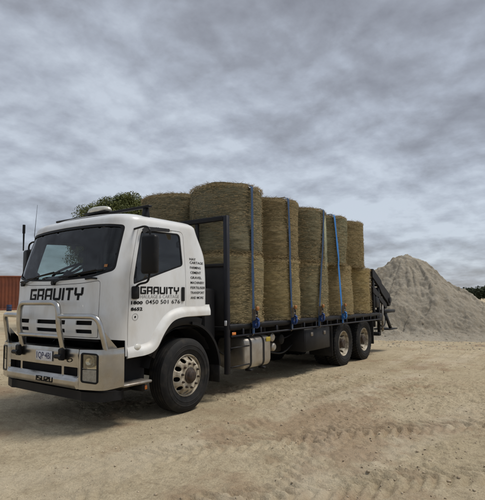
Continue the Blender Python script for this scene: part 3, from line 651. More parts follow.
for sg in (-1, 1):
    V, Fs = [], []; A = np.linspace(R(168), R(25), 20)
    for a in A:
        for y in (1.15, 0.78): V.append((0.08+0.66*math.cos(a), sg*y, 0.55+0.64*math.sin(a)))
    for i in range(19): Fs.append((2*i, 2*i+1, 2*i+3, 2*i+2))
    MB().add(V, Fs).build('wheel_arch', 'liner', truck)
    # mudguard and flap behind the front wheel
    V, Fs = [], []; A = np.linspace(R(84), R(4), 18)
    for rr in (0.74, 0.70):
        for a in A:
            for y in (1.19, 0.86): V.append((0.17+rr*math.cos(a), sg*y, 0.52+rr*math.sin(a)))
    n = len(A)*2
    for b in (0, n):
        for i in range(len(A)-1): Fs.append((b+2*i, b+2*i+1, b+2*i+3, b+2*i+2))
    for i in range(len(A)-1):
        for k in (0, 1): Fs.append((2*i+k, 2*i+2+k, n+2*i+2+k, n+2*i+k))
    Fs += [(0, 1, n+1, n), (n-2, n-1, 2*n-1, 2*n-2)]
    MB().add(V, Fs).build('front_mudguard', 'plastic', truck)
    MB().box(0.875, 0.905, sg*0.87, sg*1.18, 0.30, 0.62, 0.008).build('mudflap', 'rubber', truck)
    # steps under the door
    MB().box(-1.02, -0.54, sg*0.86, sg*1.19, 0.51, 0.545, 0.012).build('step', 'steel', truck)
    MB().box(-1.00, -0.58, sg*0.85, sg*0.90, 0.40, 0.86, 0.01).box(-0.99, -0.60, sg*0.86, sg*1.10, 0.86, 0.895, 0.008).box(-0.66, -0.60, sg*0.9, sg*1.12, 0.40, 0.51, 0.01).build('step_well', 'plastic', truck)
    MB().box(-0.61, -0.57, sg*1.10, sg*1.125, 0.42, 0.475, 0.005).build('side_reflector', 'amber', truck)
# cab interior
MB().box(-1.12, -0.82, -1.05, 1.05, 1.30, 1.86, 0.06, seg=2).box(-0.98, -0.75, 0.2, 0.75, 1.80, 1.93, 0.05, seg=2).build('dashboard', 'liner', truck)
MB().box(-1.1, 0.55, -1.08, 1.08, 1.16, 1.20).build('cab_floor', 'liner', truck)
for y in (-0.55, 0.52):
    st_ = MB().box(-0.40, 0.12, y-0.26, y+0.26, 1.45, 1.60, 0.05, seg=2).box(-0.02, 0.16, y-0.25, y+0.25, 1.55, 2.12, 0.06, rot=Matrix.Rotation(R(10), 3, 'Y'), seg=2).build('seat', 'seat', truck)
    MB().box(0.08, 0.18, y-0.14, y+0.14, 2.17, 2.36, 0.04, seg=2).build('headrest', 'seat', st_)
rot = Matrix.Rotation(R(-28), 3, 'Y')
swm = MB().tube([Vector((-0.66, 0.52, 2.03))+rot @ Vector((0.24*math.cos(a), 0.24*math.sin(a), 0)) for a in np.linspace(0, 2*math.pi, 33)[:-1]], 0.019, 8, closed=True)
for a in (0.4, math.pi-0.4, -math.pi/2): swm.tube([Vector((-0.66, 0.52, 2.01)), Vector((-0.66, 0.52, 2.03))+rot @ Vector((0.23*math.cos(a+math.pi/2), 0.23*math.sin(a+math.pi/2), 0))], 0.016, 6)
swm.tube([(-0.66, 0.52, 2.02), (-0.86, 0.52, 1.78)], 0.035, 8).build('steering_wheel', 'liner', truck)

# ---------------------------------------------------------------- bull bar and bumper
bull = empty('bull_bar', (0, 0, 0), truck)
_b = fillet([Vector((-1.40, 0, 0)), Vector((-1.385, 0.80, 0)), Vector((-1.285, 1.13, 0)), Vector((-1.03, 1.185, 0))], [0.04, 0.09], 6)
_bx = np.array([p.x for p in _b]); _by = np.array([p.y for p in _b]); _bs = np.concatenate([[0], np.cumsum(np.hypot(np.diff(_bx), np.diff(_by)))]); B_END = _bs[-1]
def bsY(y): return math.copysign(float(np.interp(abs(y), _by, _bs)), y)
def bump(s, z, d=0.0):
    a = abs(s); x = float(np.interp(a, _bs, _bx)); y = float(np.interp(a, _bs, _by))
    i = min(len(_bs)-2, max(0, int(np.searchsorted(_bs, a))-1)); tx, ty = _bx[i+1]-_bx[i], _by[i+1]-_by[i]; L = math.hypot(tx, ty); nx, ny = -ty/L, tx/L
    d += (0.045*ss1(0.655, 0.625, z)-0.02*ss1(0.535, 0.515, z))*ss1(0.80, 0.79, a)+0.028*ss1(0.795, 0.81, a)-0.008*ss1(0.93, 0.985, z)
    return Vector((x+nx*d, -math.copysign(1, s if s else 1)*(y+ny*d), z))
BC = (-0.9, 0, 0.75)
s2 = B_END
H0, H1 = bsY(0.845), bsY(1.075)
LAMP = roundpoly([(H0, 0.60), (H1, 0.585), (H1, 0.945), (H0, 0.955)], 0.04)
holes = [roundpoly([(bsY(a), 0.662), (bsY(b), 0.662), (bsY(b), 0.765), (bsY(a), 0.765)], 0.012) for a, b in ((-0.775, -0.50), (-0.455, 0.455), (0.50, 0.775))]
BUMP = [(-s2, 0.535), (-bsY(1.12), 0.515), (-bsY(0.80), 0.515), (0, 0.525), (bsY(0.80), 0.515), (bsY(1.12), 0.515), (s2, 0.535), (s2, 1.005), (bsY(1.12), 0.99), (bsY(0.8), 0.985), (0, 0.985), (-bsY(0.8), 0.985), (-bsY(1.12), 0.99), (-s2, 1.005)]
bp = patch_obj('bumper', BUMP, holes+[LAMP, mir(LAMP)], 0.022, lambda s, z: bump(s, z), 'alu', bull, 0.008, centre=BC)
sh = MB(); SS = np.linspace(-s2, s2, 60); V = []
for s in SS:
    p = bump(s, 0.985); q = Vector((p.x+0.17*max(0.3, 1-abs(s)/1.5), p.y*0.94, 0.992)); V += [p, q, q-Vector((0, 0, 0.02)), p-Vector((0, 0, 0.02))]
Fs = []
for i in range(len(SS)-1):
    for k in range(4): Fs.append((4*i+k, 4*i+(k+1) % 4, 4*i+4+(k+1) % 4, 4*i+4+k))
sh.add(V, Fs).build('bumper_shelf', 'alu', bull)
MB().box(-1.30, -1.26, -0.8, 0.8, 0.62, 0.80, 0.01).build('bumper_backing', 'liner', bull)
tr = 0.0355
MB().tube(fillet([(-1.385, 0.47, 0.97), (-1.455, 0.465, 1.25), (-1.455, 0.45, 1.555), (-1.455, -0.45, 1.555), (-1.455, -0.465, 1.25), (-1.385, -0.47, 0.97)], [0.1, 0.13, 0.13, 0.1], 8), tr, 16).build('centre_hoop', 'alu', bull)
MB().tube([(-1.435, 0.46, 1.13), (-1.435, -0.46, 1.13)], 0.026, 14).build('cross_tube', 'alu', bull)
for sg in (-1, 1):
    MB().tube(fillet([(-1.455, sg*0.47, 1.385), (-1.40, sg*0.85, 1.385), (-1.33, sg*1.075, 1.385), (-1.24, sg*1.12, 0.975)], [0.3, 0.15], 9), tr*0.93, 16).build('outer_hoop', 'alu', bull)
    MB().prism([(-1.22, 0.99), (-1.05, 0.99), (-1.15, 1.09), (-1.24, 1.19)], sg*1.09, sg*1.10, 'y').build('gusset_plate', 'alu', bull)
    br = MB().box(-1.455, -1.40, sg*0.50-0.05, sg*0.50+0.05, 0.84, 0.985, 0.015).tube([(-1.47, sg*0.50-0.065, 0.89), (-1.47, sg*0.50+0.065, 0.89)], 0.028, 12)
    br.build('hinge_bracket', 'plastic', bull)
    # headlight: black surround, upper lamp, lower turn lamp
    q = (lambda P: P) if sg == -1 else mir
    hl = patch_obj('headlight', q(LAMP), [q(shrink(LAMP, 0.02))], 0.04, lambda s, z: bump(s, z, 0.006), 'plastic', truck, 0.05, centre=BC)
    inner = shrink(LAMP, 0.018)
    patch_obj('lamp_housing', q(inner), [], 0.05, lambda s, z: bump(s, z, -0.045), 'reflector', hl, 0.0, centre=BC)
    zm = 0.755
    up = roundpoly([(H0+0.018, zm+0.004), (H1-0.018, zm+0.004), (H1-0.018, 0.930), (H0+0.018, 0.937)], 0.02)
    dn = roundpoly([(H0+0.018, 0.617), (H1-0.018, 0.603), (H1-0.018, zm-0.004), (H0+0.018, zm-0.004)], 0.02)
    patch_obj('lamp_lens', q(up), [], 0.03, lambda s, z: bump(s, z, -0.006), 'lens', hl, 0.0, centre=BC) if False else None
    MAT.setdefault('headglass', glass_mat('lamp_glass', (0.86, 0.85, 0.80), 1.6))
    patch_obj('lamp_lens', q(up), [], 0.03, lambda s, z: bump(s, z, -0.004), 'headglass', hl, 0.004, centre=BC)
    patch_obj('turn_lens', q(dn), [], 0.03, lambda s, z: bump(s, z, -0.004), pmat('grey_lens', (0.30, 0.29, 0.25), 0.2, coat=0.8, col2=(0.22, 0.20, 0.17), scale=30), hl, 0.01, centre=BC)
    c = bump(-sg*(H0+H1)/2, 0.85, -0.03); nrm = (bump(-sg*(H0+H1)/2, 0.85, 0)-c).normalized(); rq = nrm.to_track_quat('Z', 'Y').to_matrix()
    lp = MB().lathe([(0.0, 0.0), (0.0, 0.03), (0.006, 0.05), (0.018, 0.068), (0.022, 0.072), (0.014, 0.074), (0, 0.074)], 'z', 28)
    lp.v = [tuple(rq @ Vector(v)+c) for v in lp.v]; lp.build('lamp_reflector', 'reflector', hl)
    bu = MB().lathe([(0, 0.016), (0.015, 0.016), (0.022, 0.01), (0.022, 0)], 'z', 14); bu.v = [tuple(rq @ Vector(v)+c+nrm*0.002) for v in bu.v]; bu.build('lamp_bulb', 'lensclear', hl)
# number plate, maker's lettering, small oval mark
pl = MB().box(-1.412, -1.405, -0.265, 0.105, 0.805, 0.935, 0.003); plo = pl.build('number_plate', 'plate', truck)
letter_obj('plate_lettering', font_text('1QP·4BI', 0.115, 0.32, 0.0015), lambda u, v: Vector((-1.4145, 0.08-u, 0.835+v)), 'plateink', plo, BC)
letter_obj('maker_lettering', block_text('ISUZU', 0.36, 0.066, 0.08), lambda u, v: bump(0-0.03+u, 0.553+v, 0.004), 'ink', bp, BC)
MB().tube([bump(0.615+0.05*math.cos(a), 0.845+0.02*math.sin(a)+0.12*0.05*math.cos(a), 0.006) for a in np.linspace(0, 6.283, 21)[:-1]], 0.004, 6, closed=True).build('oval_mark', 'ink', bp)
# black underrun bar
V = []; Fs = []
for s in np.linspace(-s2, s2, 40):
    p = bump(s, 0.8, -0.06)
    V += [(p.x, p.y*0.985, 0.475), (p.x, p.y*0.985, 0.365), (p.x+0.10, p.y*0.93, 0.365), (p.x+0.10, p.y*0.93, 0.475)]
for i in range(39):
    for k in range(4): Fs.append((4*i+k, 4*i+(k+1) % 4, 4*i+4+(k+1) % 4, 4*i+4+k))
Fs += [(0, 1, 2, 3), tuple(156+k for k in range(4))]
MB().add(V, Fs).build('underrun_bar', 'black', truck)
MB().box(-1.24, -0.45, -0.98, 0.98, 0.46, 0.94, 0.05).build('front_underbody', 'liner', truck)

# ---------------------------------------------------------------- mirrors, roof gear
for sg in (-1, 1):
    m = empty('mirror', (0, 0, 0), truck)
    y = sg*1.40
    rz = Matrix.Rotation(R(-sg*12), 3, 'Z')
    mb = MB().box(-0.86, -0.74, y-0.115, y+0.115, 1.90, 2.40, 0.045, rot=rz, seg=3); mb.build('mirror_housing', 'plastic', m)
    MB().tube(fillet([(-0.84, sg*1.16, 1.72), (-0.84, sg*1.24, 1.78), (-0.81, sg*1.38, 1.80), (-0.80, sg*1.40, 1.93)], 0.05), 0.014, 8).build('mirror_arm', 'plastic', m)
    MB().tube(fillet([(-0.80, sg*1.11, 2.50), (-0.80, sg*1.30, 2.52), (-0.80, sg*1.40, 2.48), (-0.80, sg*1.40, 2.36)], 0.06), 0.014, 8).build('mirror_arm', 'plastic', m)
    MB().box(-0.90, -0.79, sg*1.165, sg*1.215, 1.59, 1.755, 0.02, seg=2).build('mirror_foot', 'plastic', m)
rb = empty('roof_bar', (0, 0, 0), truck)
MB().box(-0.535, -0.465, -1.09, 1.08, 2.835, 2.868, 0.01).build('cross_bar', 'black', rb)
for y in (-1.0, 0.99):
    MB().prism([(-0.56, 2.64), (-0.44, 2.64), (-0.475, 2.835), (-0.525, 2.835)], y-0.03, y+0.03, 'y').build('bar_foot', 'black', rb)
be = MB(); prof = [(0.0, 0.0), (0.0, 0.14), (0.02, 0.15), (0.03, 0.15), (0.03, 0.145), (0.06, 0.135), (0.078, 0.10), (0.082, 0.0)]
n = 36
for a, r in prof:
    for k in range(n):
        t = 2*math.pi*k/n; be.v.append((-0.5+r*0.75*math.cos(t), 0.0+r*1.65*math.sin(t), 2.885+a))
for i in range(len(prof)-1):
    for k in range(n): be.f.append((i*n+k, i*n+(k+1) % n, (i+1)*n+(k+1) % n, (i+1)*n+k))
bo = be.build('warning_beacon', 'beacon', truck); MB().box(-0.60, -0.40, -0.25, 0.25, 2.867, 2.888, 0.006).build('beacon_base', 'black', bo)
MB().tube([(-0.80, 1.20, 2.50), (-0.79, 1.26, 2.62), (-0.74, 1.28, 3.13)], [0.006, 0.005, 0.002], 6).build('whip_aerial', 'plastic', truck)
MB().tube([(-0.88, 1.42, 2.38), (-0.88, 1.42, 2.62), (-0.88, 1.42, 2.80)], [0.010, 0.014, 0.016], 8).tube([(-0.88, 1.42, 2.66), (-0.88, 1.42, 2.80)], 0.022, 8).build('stub_aerial', 'plastic', truck)

# ---------------------------------------------------------------- wheels
TR, TW = 0.515, 0.285
def tyre_prof(grooves):
    h = TW/2; p = [(-h+0.035, 0.286), (-h+0.012, 0.30), (-h, 0.335), (-h-0.008, 0.36), (-h-0.014, 0.363), (-h-0.014, 0.369), (-h-0.011, 0.372), (-h-0.012, 0.39), (-h-0.011, 0.415), (-h-0.015, 0.418), (-h-0.015, 0.424), (-h-0.010, 0.428), (-h-0.008, 0.445), (-h+0.004, 0.475), (-h+0.022, 0.502), (-h+0.035, 0.511)]
    ys_ = np.linspace(-h+0.045, h-0.045, 5)
    for i, y in enumerate(ys_):
        if grooves and 0 < i < 4 or (grooves and i in (0, 4)): p += [(y-0.008, TR), (y-0.006, TR-0.014), (y+0.006, TR-0.014), (y+0.008, TR)]
        else: p.append((y, TR))
    p += [(h-0.035, 0.511), (h-0.022, 0.502), (h-0.004, 0.475), (h+0.010, 0.43), (h+0.012, 0.39), (h, 0.335), (h-0.012, 0.30), (h-0.035, 0.286)]
    return p
def disc(depth, name):
    """wheel disc with ten hand holes; y is minus-outward"""
    out = [(0.275*math.cos(a), 0.275*math.sin(a)) for a in np.linspace(0, 2*math.pi, 65)[:-1]]
    hs = []
    for k in range(10):
        a0 = 2*math.pi*(k+0.5)/10; hs.append([(0.228*math.cos(a0)+0.031*math.cos(a0)*math.cos(t)-0.034*math.sin(a0)*math.sin(t), 0.228*math.sin(a0)+0.031*math.sin(a0)*math.cos(t)+0.034*math.cos(a0)*math.sin(t)) for t in np.linspace(0, 2*math.pi, 15)[:-1]])
    hs.append([(0.10*math.cos(a), 0.10*math.sin(a)) for a in np.linspace(0, 2*math.pi, 25)[:-1]])
    v2, f = patch(out, hs, 0.028); return v2, f, depth
def wheel_meshes(kind):
    L = {}
    ty = MB().lathe(tyre_prof(kind == 'steer'), 'y', 72, caps=False)
    L['tyre'] = ty
    if kind == 'drive':
        lug = MB(); N = 46; h = TW/2
        for k in range(N):
            a = 2*math.pi*k/N
            for (y0, y1, off, rr) in ((-h+0.018, -h+0.088, 0, TR+0.001), (-h+0.098, -0.006, 0.5, TR+0.003), (0.006, h-0.098, 0.0, TR+0.003), (h-0.088, h-0.018, 0.5, TR+0.001)):
                a0 = a+off*2*math.pi/N-0.046; a1 = a0+0.092; v = []
                for r in (TR-0.012, rr+0.010):
                    for aa, yy, sk in ((a0, y0, 0), (a1, y0, 0), (a1, y1, 0.03), (a0, y1, 0.03)):
                        v.append((r*math.cos(aa+sk), yy, r*math.sin(aa+sk)))
                lug.add(v, [(0, 1, 2, 3), (4, 7, 6, 5), (0, 4, 5, 1), (1, 5, 6, 2), (2, 6, 7, 3), (3, 7, 4, 0)])
        L['tread'] = lug
    h = TW/2
    # rim barrel, outward is -y
    rm = MB(); rp = [(-h+0.030, 0.293), (-h+0.018, 0.293), (-h+0.014, 0.285), (-h+0.03, 0.276), (-h+0.07, 0.268), (h-0.05, 0.262), (h-0.02, 0.285)]
    rm.lathe(rp, 'y', 56); rm.f = rm.f[:len(rp[:-1])*56]
    L['rim_barrel'] = rm
    v2, f, _ = disc(0, '')
    def dp(x, z):
        r = math.hypot(x, z)
        if kind == 'steer': return -h+0.055-0.085*ss1(0.275, 0.19, r)      # bulges out
        return -h+0.085+0.10*ss1(0.275, 0.18, r)                           # dished in
    d = MB(); d.v = [(x, dp(x, z), z) for x, z in v2]; d.f = f; L['disc'] = d
    c = dp(0.15, 0)
    hb = MB()
    if kind == 'steer': hb.lathe([(c+0.05, 0.11), (c-0.02, 0.108), (c-0.03, 0.085), (c-0.06, 0.075), (c-0.07, 0.06), (c-0.075, 0.035), (c-0.075, 0)], 'y', 28)
    else: hb.lathe([(c+0.05, 0.12), (c-0.03, 0.12), (c-0.10, 0.105), (c-0.16, 0.10), (c-0.175, 0.08), (c-0.175, 0)], 'y', 28)
    L['hub'] = hb
    nu = MB()
    for k in range(10):
        a = 2*math.pi*k/10; x, z = 0.1675*math.cos(a), 0.1675*math.sin(a); y = dp(x, z)
        nu.lathe([(y+0.002, 0.018), (y-0.026, 0.017), (y-0.028, 0.008), (y-0.045, 0.008), (y-0.045, 0)], 'y', 6, (x, 0, z))
    L['wheel_nuts'] = nu
    return L
def build_wheel(kind):
    w = empty('wheel', (0, 0, 0), truck); L = wheel_meshes(kind)
    L['tyre'].build('tyre', 'rubber', w)
    if 'tread' in L: t = L['tread'].build('tread_blocks', 'rubber', w, smooth=False); t['kind'] = 'stuff'
    L['rim_barrel'].build('rim', 'rim', w)
    dd = L['disc'].build('wheel_disc', 'rim', w, auto=60); md = dd.modifiers.new('t', 'SOLIDIFY'); md.thickness = 0.012; md.offset = 0
    bk = MB().lathe([(0.095, 0.0), (0.095, 0.262)], 'y', 32); bk.build('brake_drum', 'liner', w)
    L['hub'].build('hub', 'hub', w)
    nn = L['wheel_nuts'].build('wheel_nuts', 'hub', w, smooth=False); nn['kind'] = 'stuff'
    return w
def copy_wheel(src):
    c = src.copy(); COL.objects.link(c)
    for ch in src.children:
        d = ch.copy(); COL.objects.link(d); d.parent = c
    return c
w = build_wheel('steer'); w.location = (0.13, -1.065, TR-0.004); w.rotation_euler = (0, R(11), 0)
w2 = copy_wheel(w); w2.location = (0.13, 1.065, TR-0.004); w2.rotation_euler = (0, 0, math.pi)
first = build_wheel('drive'); wd = [first]
for X in (5.64, 6.94):
    for y in (-1.06, -0.745, 0.745, 1.06):
        o = first if (X == 5.64 and y == -1.06) else copy_wheel(first)
        o.location = (X, y, TR-0.006); inner = abs(y) < 0.9
        face_out = (y < 0) != inner
        o.rotation_euler = (0, R(random.uniform(0, 30)), 0 if face_out else math.pi)

# ---------------------------------------------------------------- chassis, deck and side gear
for sg in (-1, 1):
    MB().box(-0.9, 7.9, sg*0.39-0.04, sg*0.39+0.04, 0.72, 1.0, 0.01).build('chassis_rail', 'chassis', truck)
MB().tube([(0.13, -0.95, 0.5), (0.13, 0.95, 0.5)], 0.06, 10).build('front_axle', 'chassis', truck)
for X in (5.64, 6.94):
    MB().tube([(X, -1.0, 0.51), (X, 1.0, 0.51)], 0.085, 12).lathe([(-0.2, 0.05), (-0.12, 0.18), (0.12, 0.18), (0.2, 0.05)], 'y', 16, (X, 0, 0.52)).build('rear_axle', 'chassis', truck)
MB().tube([(0.9, 0, 0.66), (5.5, 0, 0.55)], 0.055, 10).build('drive_shaft', 'chassis', truck)
MB().box(-0.75, 1.1, -0.36, 0.36, 0.50, 1.14, 0.05).build('engine', 'chassis', truck)  # unseen dark engine box, added to block light under the cab
MB().box(0.66, 0.96, -1.05, 1.05, 0.95, 1.75, 0.03).tube([(0.8, 0.7, 1.0), (0.8, 0.7, 2.5)], 0.09, 12).build('air_intake', 'liner', truck)
# deck: boards on cross bearers, edge rail with stubs below it
DK0, DK1 = 1.06, 7.98
deck = MB().box(DK0, DK1, -1.235, 1.235, 1.075, 1.135, 0.004).build('deck_frame', 'black', truck)
for k in range(10):
    y0 = -1.20+0.24*k; MB().box(DK0+0.06, DK1-0.01, y0+0.004, y0+0.236, 1.138, 1.168, 0.003).build('plank', 'postgrey', deck)
for k in range(15):
    X = 1.25+0.46*k; MB().box(X-0.03, X+0.03, -1.2, 1.2, 0.985, 1.072, 0.004).build('cross_bearer', 'chassis', truck)
for sg in (-1, 1):
    MB().box(DK0, DK1, sg*1.238, sg*1.262, 1.095, 1.165, 0.005).build('deck_edge', 'black', truck)
    MB().tube([(DK0+0.02, sg*1.265, 0.985), (DK1, sg*1.265, 0.985)], 0.017, 10).build('rope_rail', 'postgrey', truck)
    for k in range(13):
        X = 1.42+0.53*k; MB().box(X-0.02, X+0.02, sg*1.242, sg*1.268, 0.985, 1.096, 0.004).build('rail_stub', 'postgrey', truck)
    MB().box(1.10, 1.20, sg*1.262, sg*1.275, 1.005, 1.05, 0.004).build('side_marker', 'amber', truck)
    MB().tube([(1.1, sg*1.235, 0.80), (1.62, sg*1.235, 0.80)], 0.012, 8).build('side_guard_bar', 'black', truck)
    MB().tube([(1.1, sg*1.235, 0.50), (1.62, sg*1.235, 0.50)], 0.012, 8).build('side_guard_bar', 'black', truck)
# headboard
hb_ = empty('headboard', (0, 0, 0), truck)
for y in (-1.215, 1.215): MB().box(1.0, 1.08, y-0.038, y+0.038, 0.40, 2.92, 0.008).build('post', 'postgrey', hb_)
for y in (-0.60, 0.0, 0.60): MB().box(1.015, 1.065, y-0.03, y+0.03, 1.14, 2.84, 0.006).build('upright', 'black', hb_)
MB().box(1.0, 1.08, -1.176, 1.176, 2.845, 2.92, 0.008).build('top_rail', 'black', hb_)
MB().box(1.005, 1.075, -1.176, 1.176, 2.10, 2.15, 0.005).build('mid_rail', 'black', hb_)
MB().box(1.03, 1.05, -1.176, 1.176, 1.14, 2.098, 0.003).build('sheet', 'black', hb_)
MB().box(0.985, 0.999, -1.245, -1.20, 1.16, 1.24, 0.004).build('reflector', 'plate', hb_)
# fuel tank with two bands
def rrect(y0, y1, z0, z1, r, n=6):
    return roundpoly([(y0, z0), (y1, z0), (y1, z1), (y0, z1)], r, n)
for sg in (-1,):
    ft = MB(); pr = rrect(-1.20, -0.60, 0.40, 0.93, 0.13)
    ringsX = [(1.55, 0.86), (1.565, 0.95), (1.60, 1.0), (2.33, 1.0), (2.365, 0.95), (2.38, 0.86)]; V = []
    for X, k in ringsX: V += [(X, -0.9+(a+0.9)*k, 0.665+(b-0.665)*k) for a, b in pr]
    n = len(pr); Fs = [tuple(range(n)), tuple((len(ringsX)-1)*n+k for k in range(n))]
    for i in range(len(ringsX)-1):
        for k in range(n): Fs.append((i*n+k, i*n+(k+1) % n, (i+1)*n+(k+1) % n, (i+1)*n+k))
    tk = ft.add(V, Fs).build('fuel_tank', 'tank', truck)
    for X in (1.72, 2.12):
        b = MB(); V = []
        for xx in (X-0.025, X+0.025):
            V += [(xx, -0.9+(a+0.9)*1.02, 0.665+(c-0.665)*1.02) for a, c in pr]
        b.add(V, [(k, (k+1) % n, n+(k+1) % n, n+k) for k in range(n)]).build('tank_band', 'black', tk)
        MB().box(X-0.035, X+0.035, -1.22, -1.10, 0.365, 0.40, 0.006).build('band_foot', 'black', tk)
    MB().box(2.20, 2.34, -1.206, -1.2012, 0.82, 0.90, 0.001).build('tank_sticker', 'yellow', tk)
    MB().lathe([(0, 0.05), (0.035, 0.05), (0.035, 0)], 'z', 18, (1.86, -1.02, 0.93)).build('filler_cap', 'steel', tk)
for X, z, r in ((2.62, 0.86, 0.085), (2.66, 0.68, 0.08), (2.95, 0.80, 0.10)):
    MB().lathe([(-0.02, 0), (-0.02, r*0.6), (0.0, r*0.92), (0.03, r), (0.42, r), (0.45, r*0.92), (0.47, r*0.6), (0.47, 0)], 'y', 22, (X, -1.08, z)).build('air_canister', 'tank' if X < 2.9 else 'chassis', truck)
for k, (x0, z0, x1, z1) in enumerate(((2.5, 0.95, 3.6, 0.88), (2.55, 0.60, 3.55, 0.66), (0.9, 0.9, 1.5, 0.75), (4.9, 0.9, 5.5, 0.85))):
    MB().tube(fillet([(x0, -1.0, z0), ((x0+x1)/2, -1.03, min(z0, z1)-0.10), (x1, -0.98, z1)], 0.3, 8), 0.016, 8).build('air_hose', 'plastic', truck)
for X in (2.62, 2.66): MB().box(X-0.012, X+0.012, -0.95, -0.62, 0.58, 0.97, 0.004).build('canister_bracket', 'chassis', truck)
# tool box
bx = MB().box(3.62, 4.80, -1.22, -0.62, 0.50, 0.955, 0.012).build('tool_box', 'black', truck)
MB().box(3.65, 4.77, -1.226, -1.2205, 0.525, 0.93, 0.002).build('box_lid', 'black', bx)
for X in (3.92, 4.52): MB().box(X-0.05, X+0.05, -1.238, -1.2265, 0.80, 0.88, 0.008).build('latch', 'steel', bx)
MB().box(3.55, 4.85, 0.55, 1.2, 0.50, 0.96, 0.02).build('spare_bin', 'chassis', truck)
MB().box(2.9, 3.5, -0.75, 0.75, 0.5, 0.98, 0.03).build('transfer_tank', 'chassis', truck)
for sg in (-1, 1):
    MB().box(4.96, 4.99, sg*0.62, sg*1.20, 0.28, 1.0, 0.006).build('mudflap', 'rubber', truck)
    MB().box(7.58, 7.61, sg*0.62, sg*1.20, 0.34, 0.98, 0.006).build('mudflap', 'rubber', truck)

# ---------------------------------------------------------------- folding loading ramps at the tail
for sg in (-1, 1):
    rp = empty('tail_ramp', (0, 0, 0), truck); y0, y1 = (sg*1.22, sg*0.72)
    ya, yb = min(y0, y1), max(y0, y1)
    for yy in (ya, yb-0.07):
        MB().prism([(7.62, 2.36), (7.70, 2.36), (8.30, 2.06), (8.34, 1.98), (8.86, 1.74), (9.02, 1.66), (9.10, 1.50), (9.04, 1.36), (8.92, 1.32), (8.84, 1.42), (8.30, 1.72), (8.10, 1.90), (7.62, 2.14)], yy, yy+0.07, 'y').build('ramp_beam', 'black', rp)
        MB().prism([(7.66, 1.86), (7.72, 1.90), (8.72, 1.40), (8.76, 1.28), (8.66, 1.26), (8.2, 1.50), (7.66, 1.72)], yy+0.01, yy+0.06, 'y').build('ramp_arm', 'black', rp)
    MB().tube([(8.96, ya-0.03, 1.50), (8.96, yb+0.03, 1.50)], 0.085, 14).build('ramp_pivot', 'black', rp)
    MB().tube([(7.80, ya+0.16, 1.24), (8.30, ya+0.16, 1.50)], 0.05, 12).build('ram_body', 'black', rp)
    MB().tube([(8.30, ya+0.16, 1.50), (8.80, ya+0.16, 1.74)], 0.028, 10).build('ram_rod', 'steel', rp)
    MB().tube(fillet([(7.9, ya+0.06, 1.2), (8.1, ya-0.03, 0.72), (8.5, ya-0.02, 0.84), (8.62, ya+0.06, 1.3)], 0.2, 8), 0.016, 8).build('hydraulic_hose', 'plastic', rp)
    MB().box(7.86, 8.10, ya+0.01, yb-0.04, 1.30, 1.62, 0.02).build('valve_box', 'black', rp)
    for k in range(7):
        t = k/6; cx, cz = 7.78+1.08*t, 2.22-0.58*t
        MB().box(cx-0.035, cx+0.035, ya+0.072, yb-0.072, cz-0.02, cz+0.02, 0.004, rot=Matrix.Rotation(R(29), 3, 'Y')).build('ramp_rung', 'black', rp)
    MB().box(7.72, 7.80, ya+0.02, ya+0.10, 0.78, 2.10, 0.01).build('ramp_stay', 'black', rp)
    MB().box(8.12, 8.20, ya+0.02, ya+0.10, 0.52, 1.86, 0.01).build('ramp_stay', 'black', rp)
    MB().tube([(8.42, ya+0.05, 0.62), (8.46, ya+0.05, 1.50)], 0.035, 10).build('ramp_ram', 'steel', rp)
    MB().box(8.55, 9.46, ya+0.005, yb-0.01, 1.13, 1.22, 0.012).build('ramp_foot', 'black', rp)
    MB().prism([(8.62, 1.13), (8.76, 1.13), (9.22, 0.66), (9.10, 0.66)], ya+0.03, ya+0.09, 'y').build('ramp_strut', 'black', rp)
    MB().box(8.95, 9.62, ya, yb, 0.625, 0.66, 0.006).build('ramp_toe', 'black', rp)
MB().box(7.98, 8.30, -1.22, 1.22, 0.92, 1.13, 0.015).box(7.7, 8.3, -0.45, 0.45, 0.74, 0.92, 0.01).build('tail_frame', 'black', truck)
MB().box(8.05, 8.13, -1.2, 1.2, 0.52, 0.62, 0.008).build('rear_underrun', 'black', truck)
for sg in (-1, 1): MB().box(8.30, 8.33, sg*0.62, sg*0.98, 0.97, 1.08, 0.006).build('tail_light', pmat('red_lens', (0.35, 0.02, 0.015), 0.25), truck)

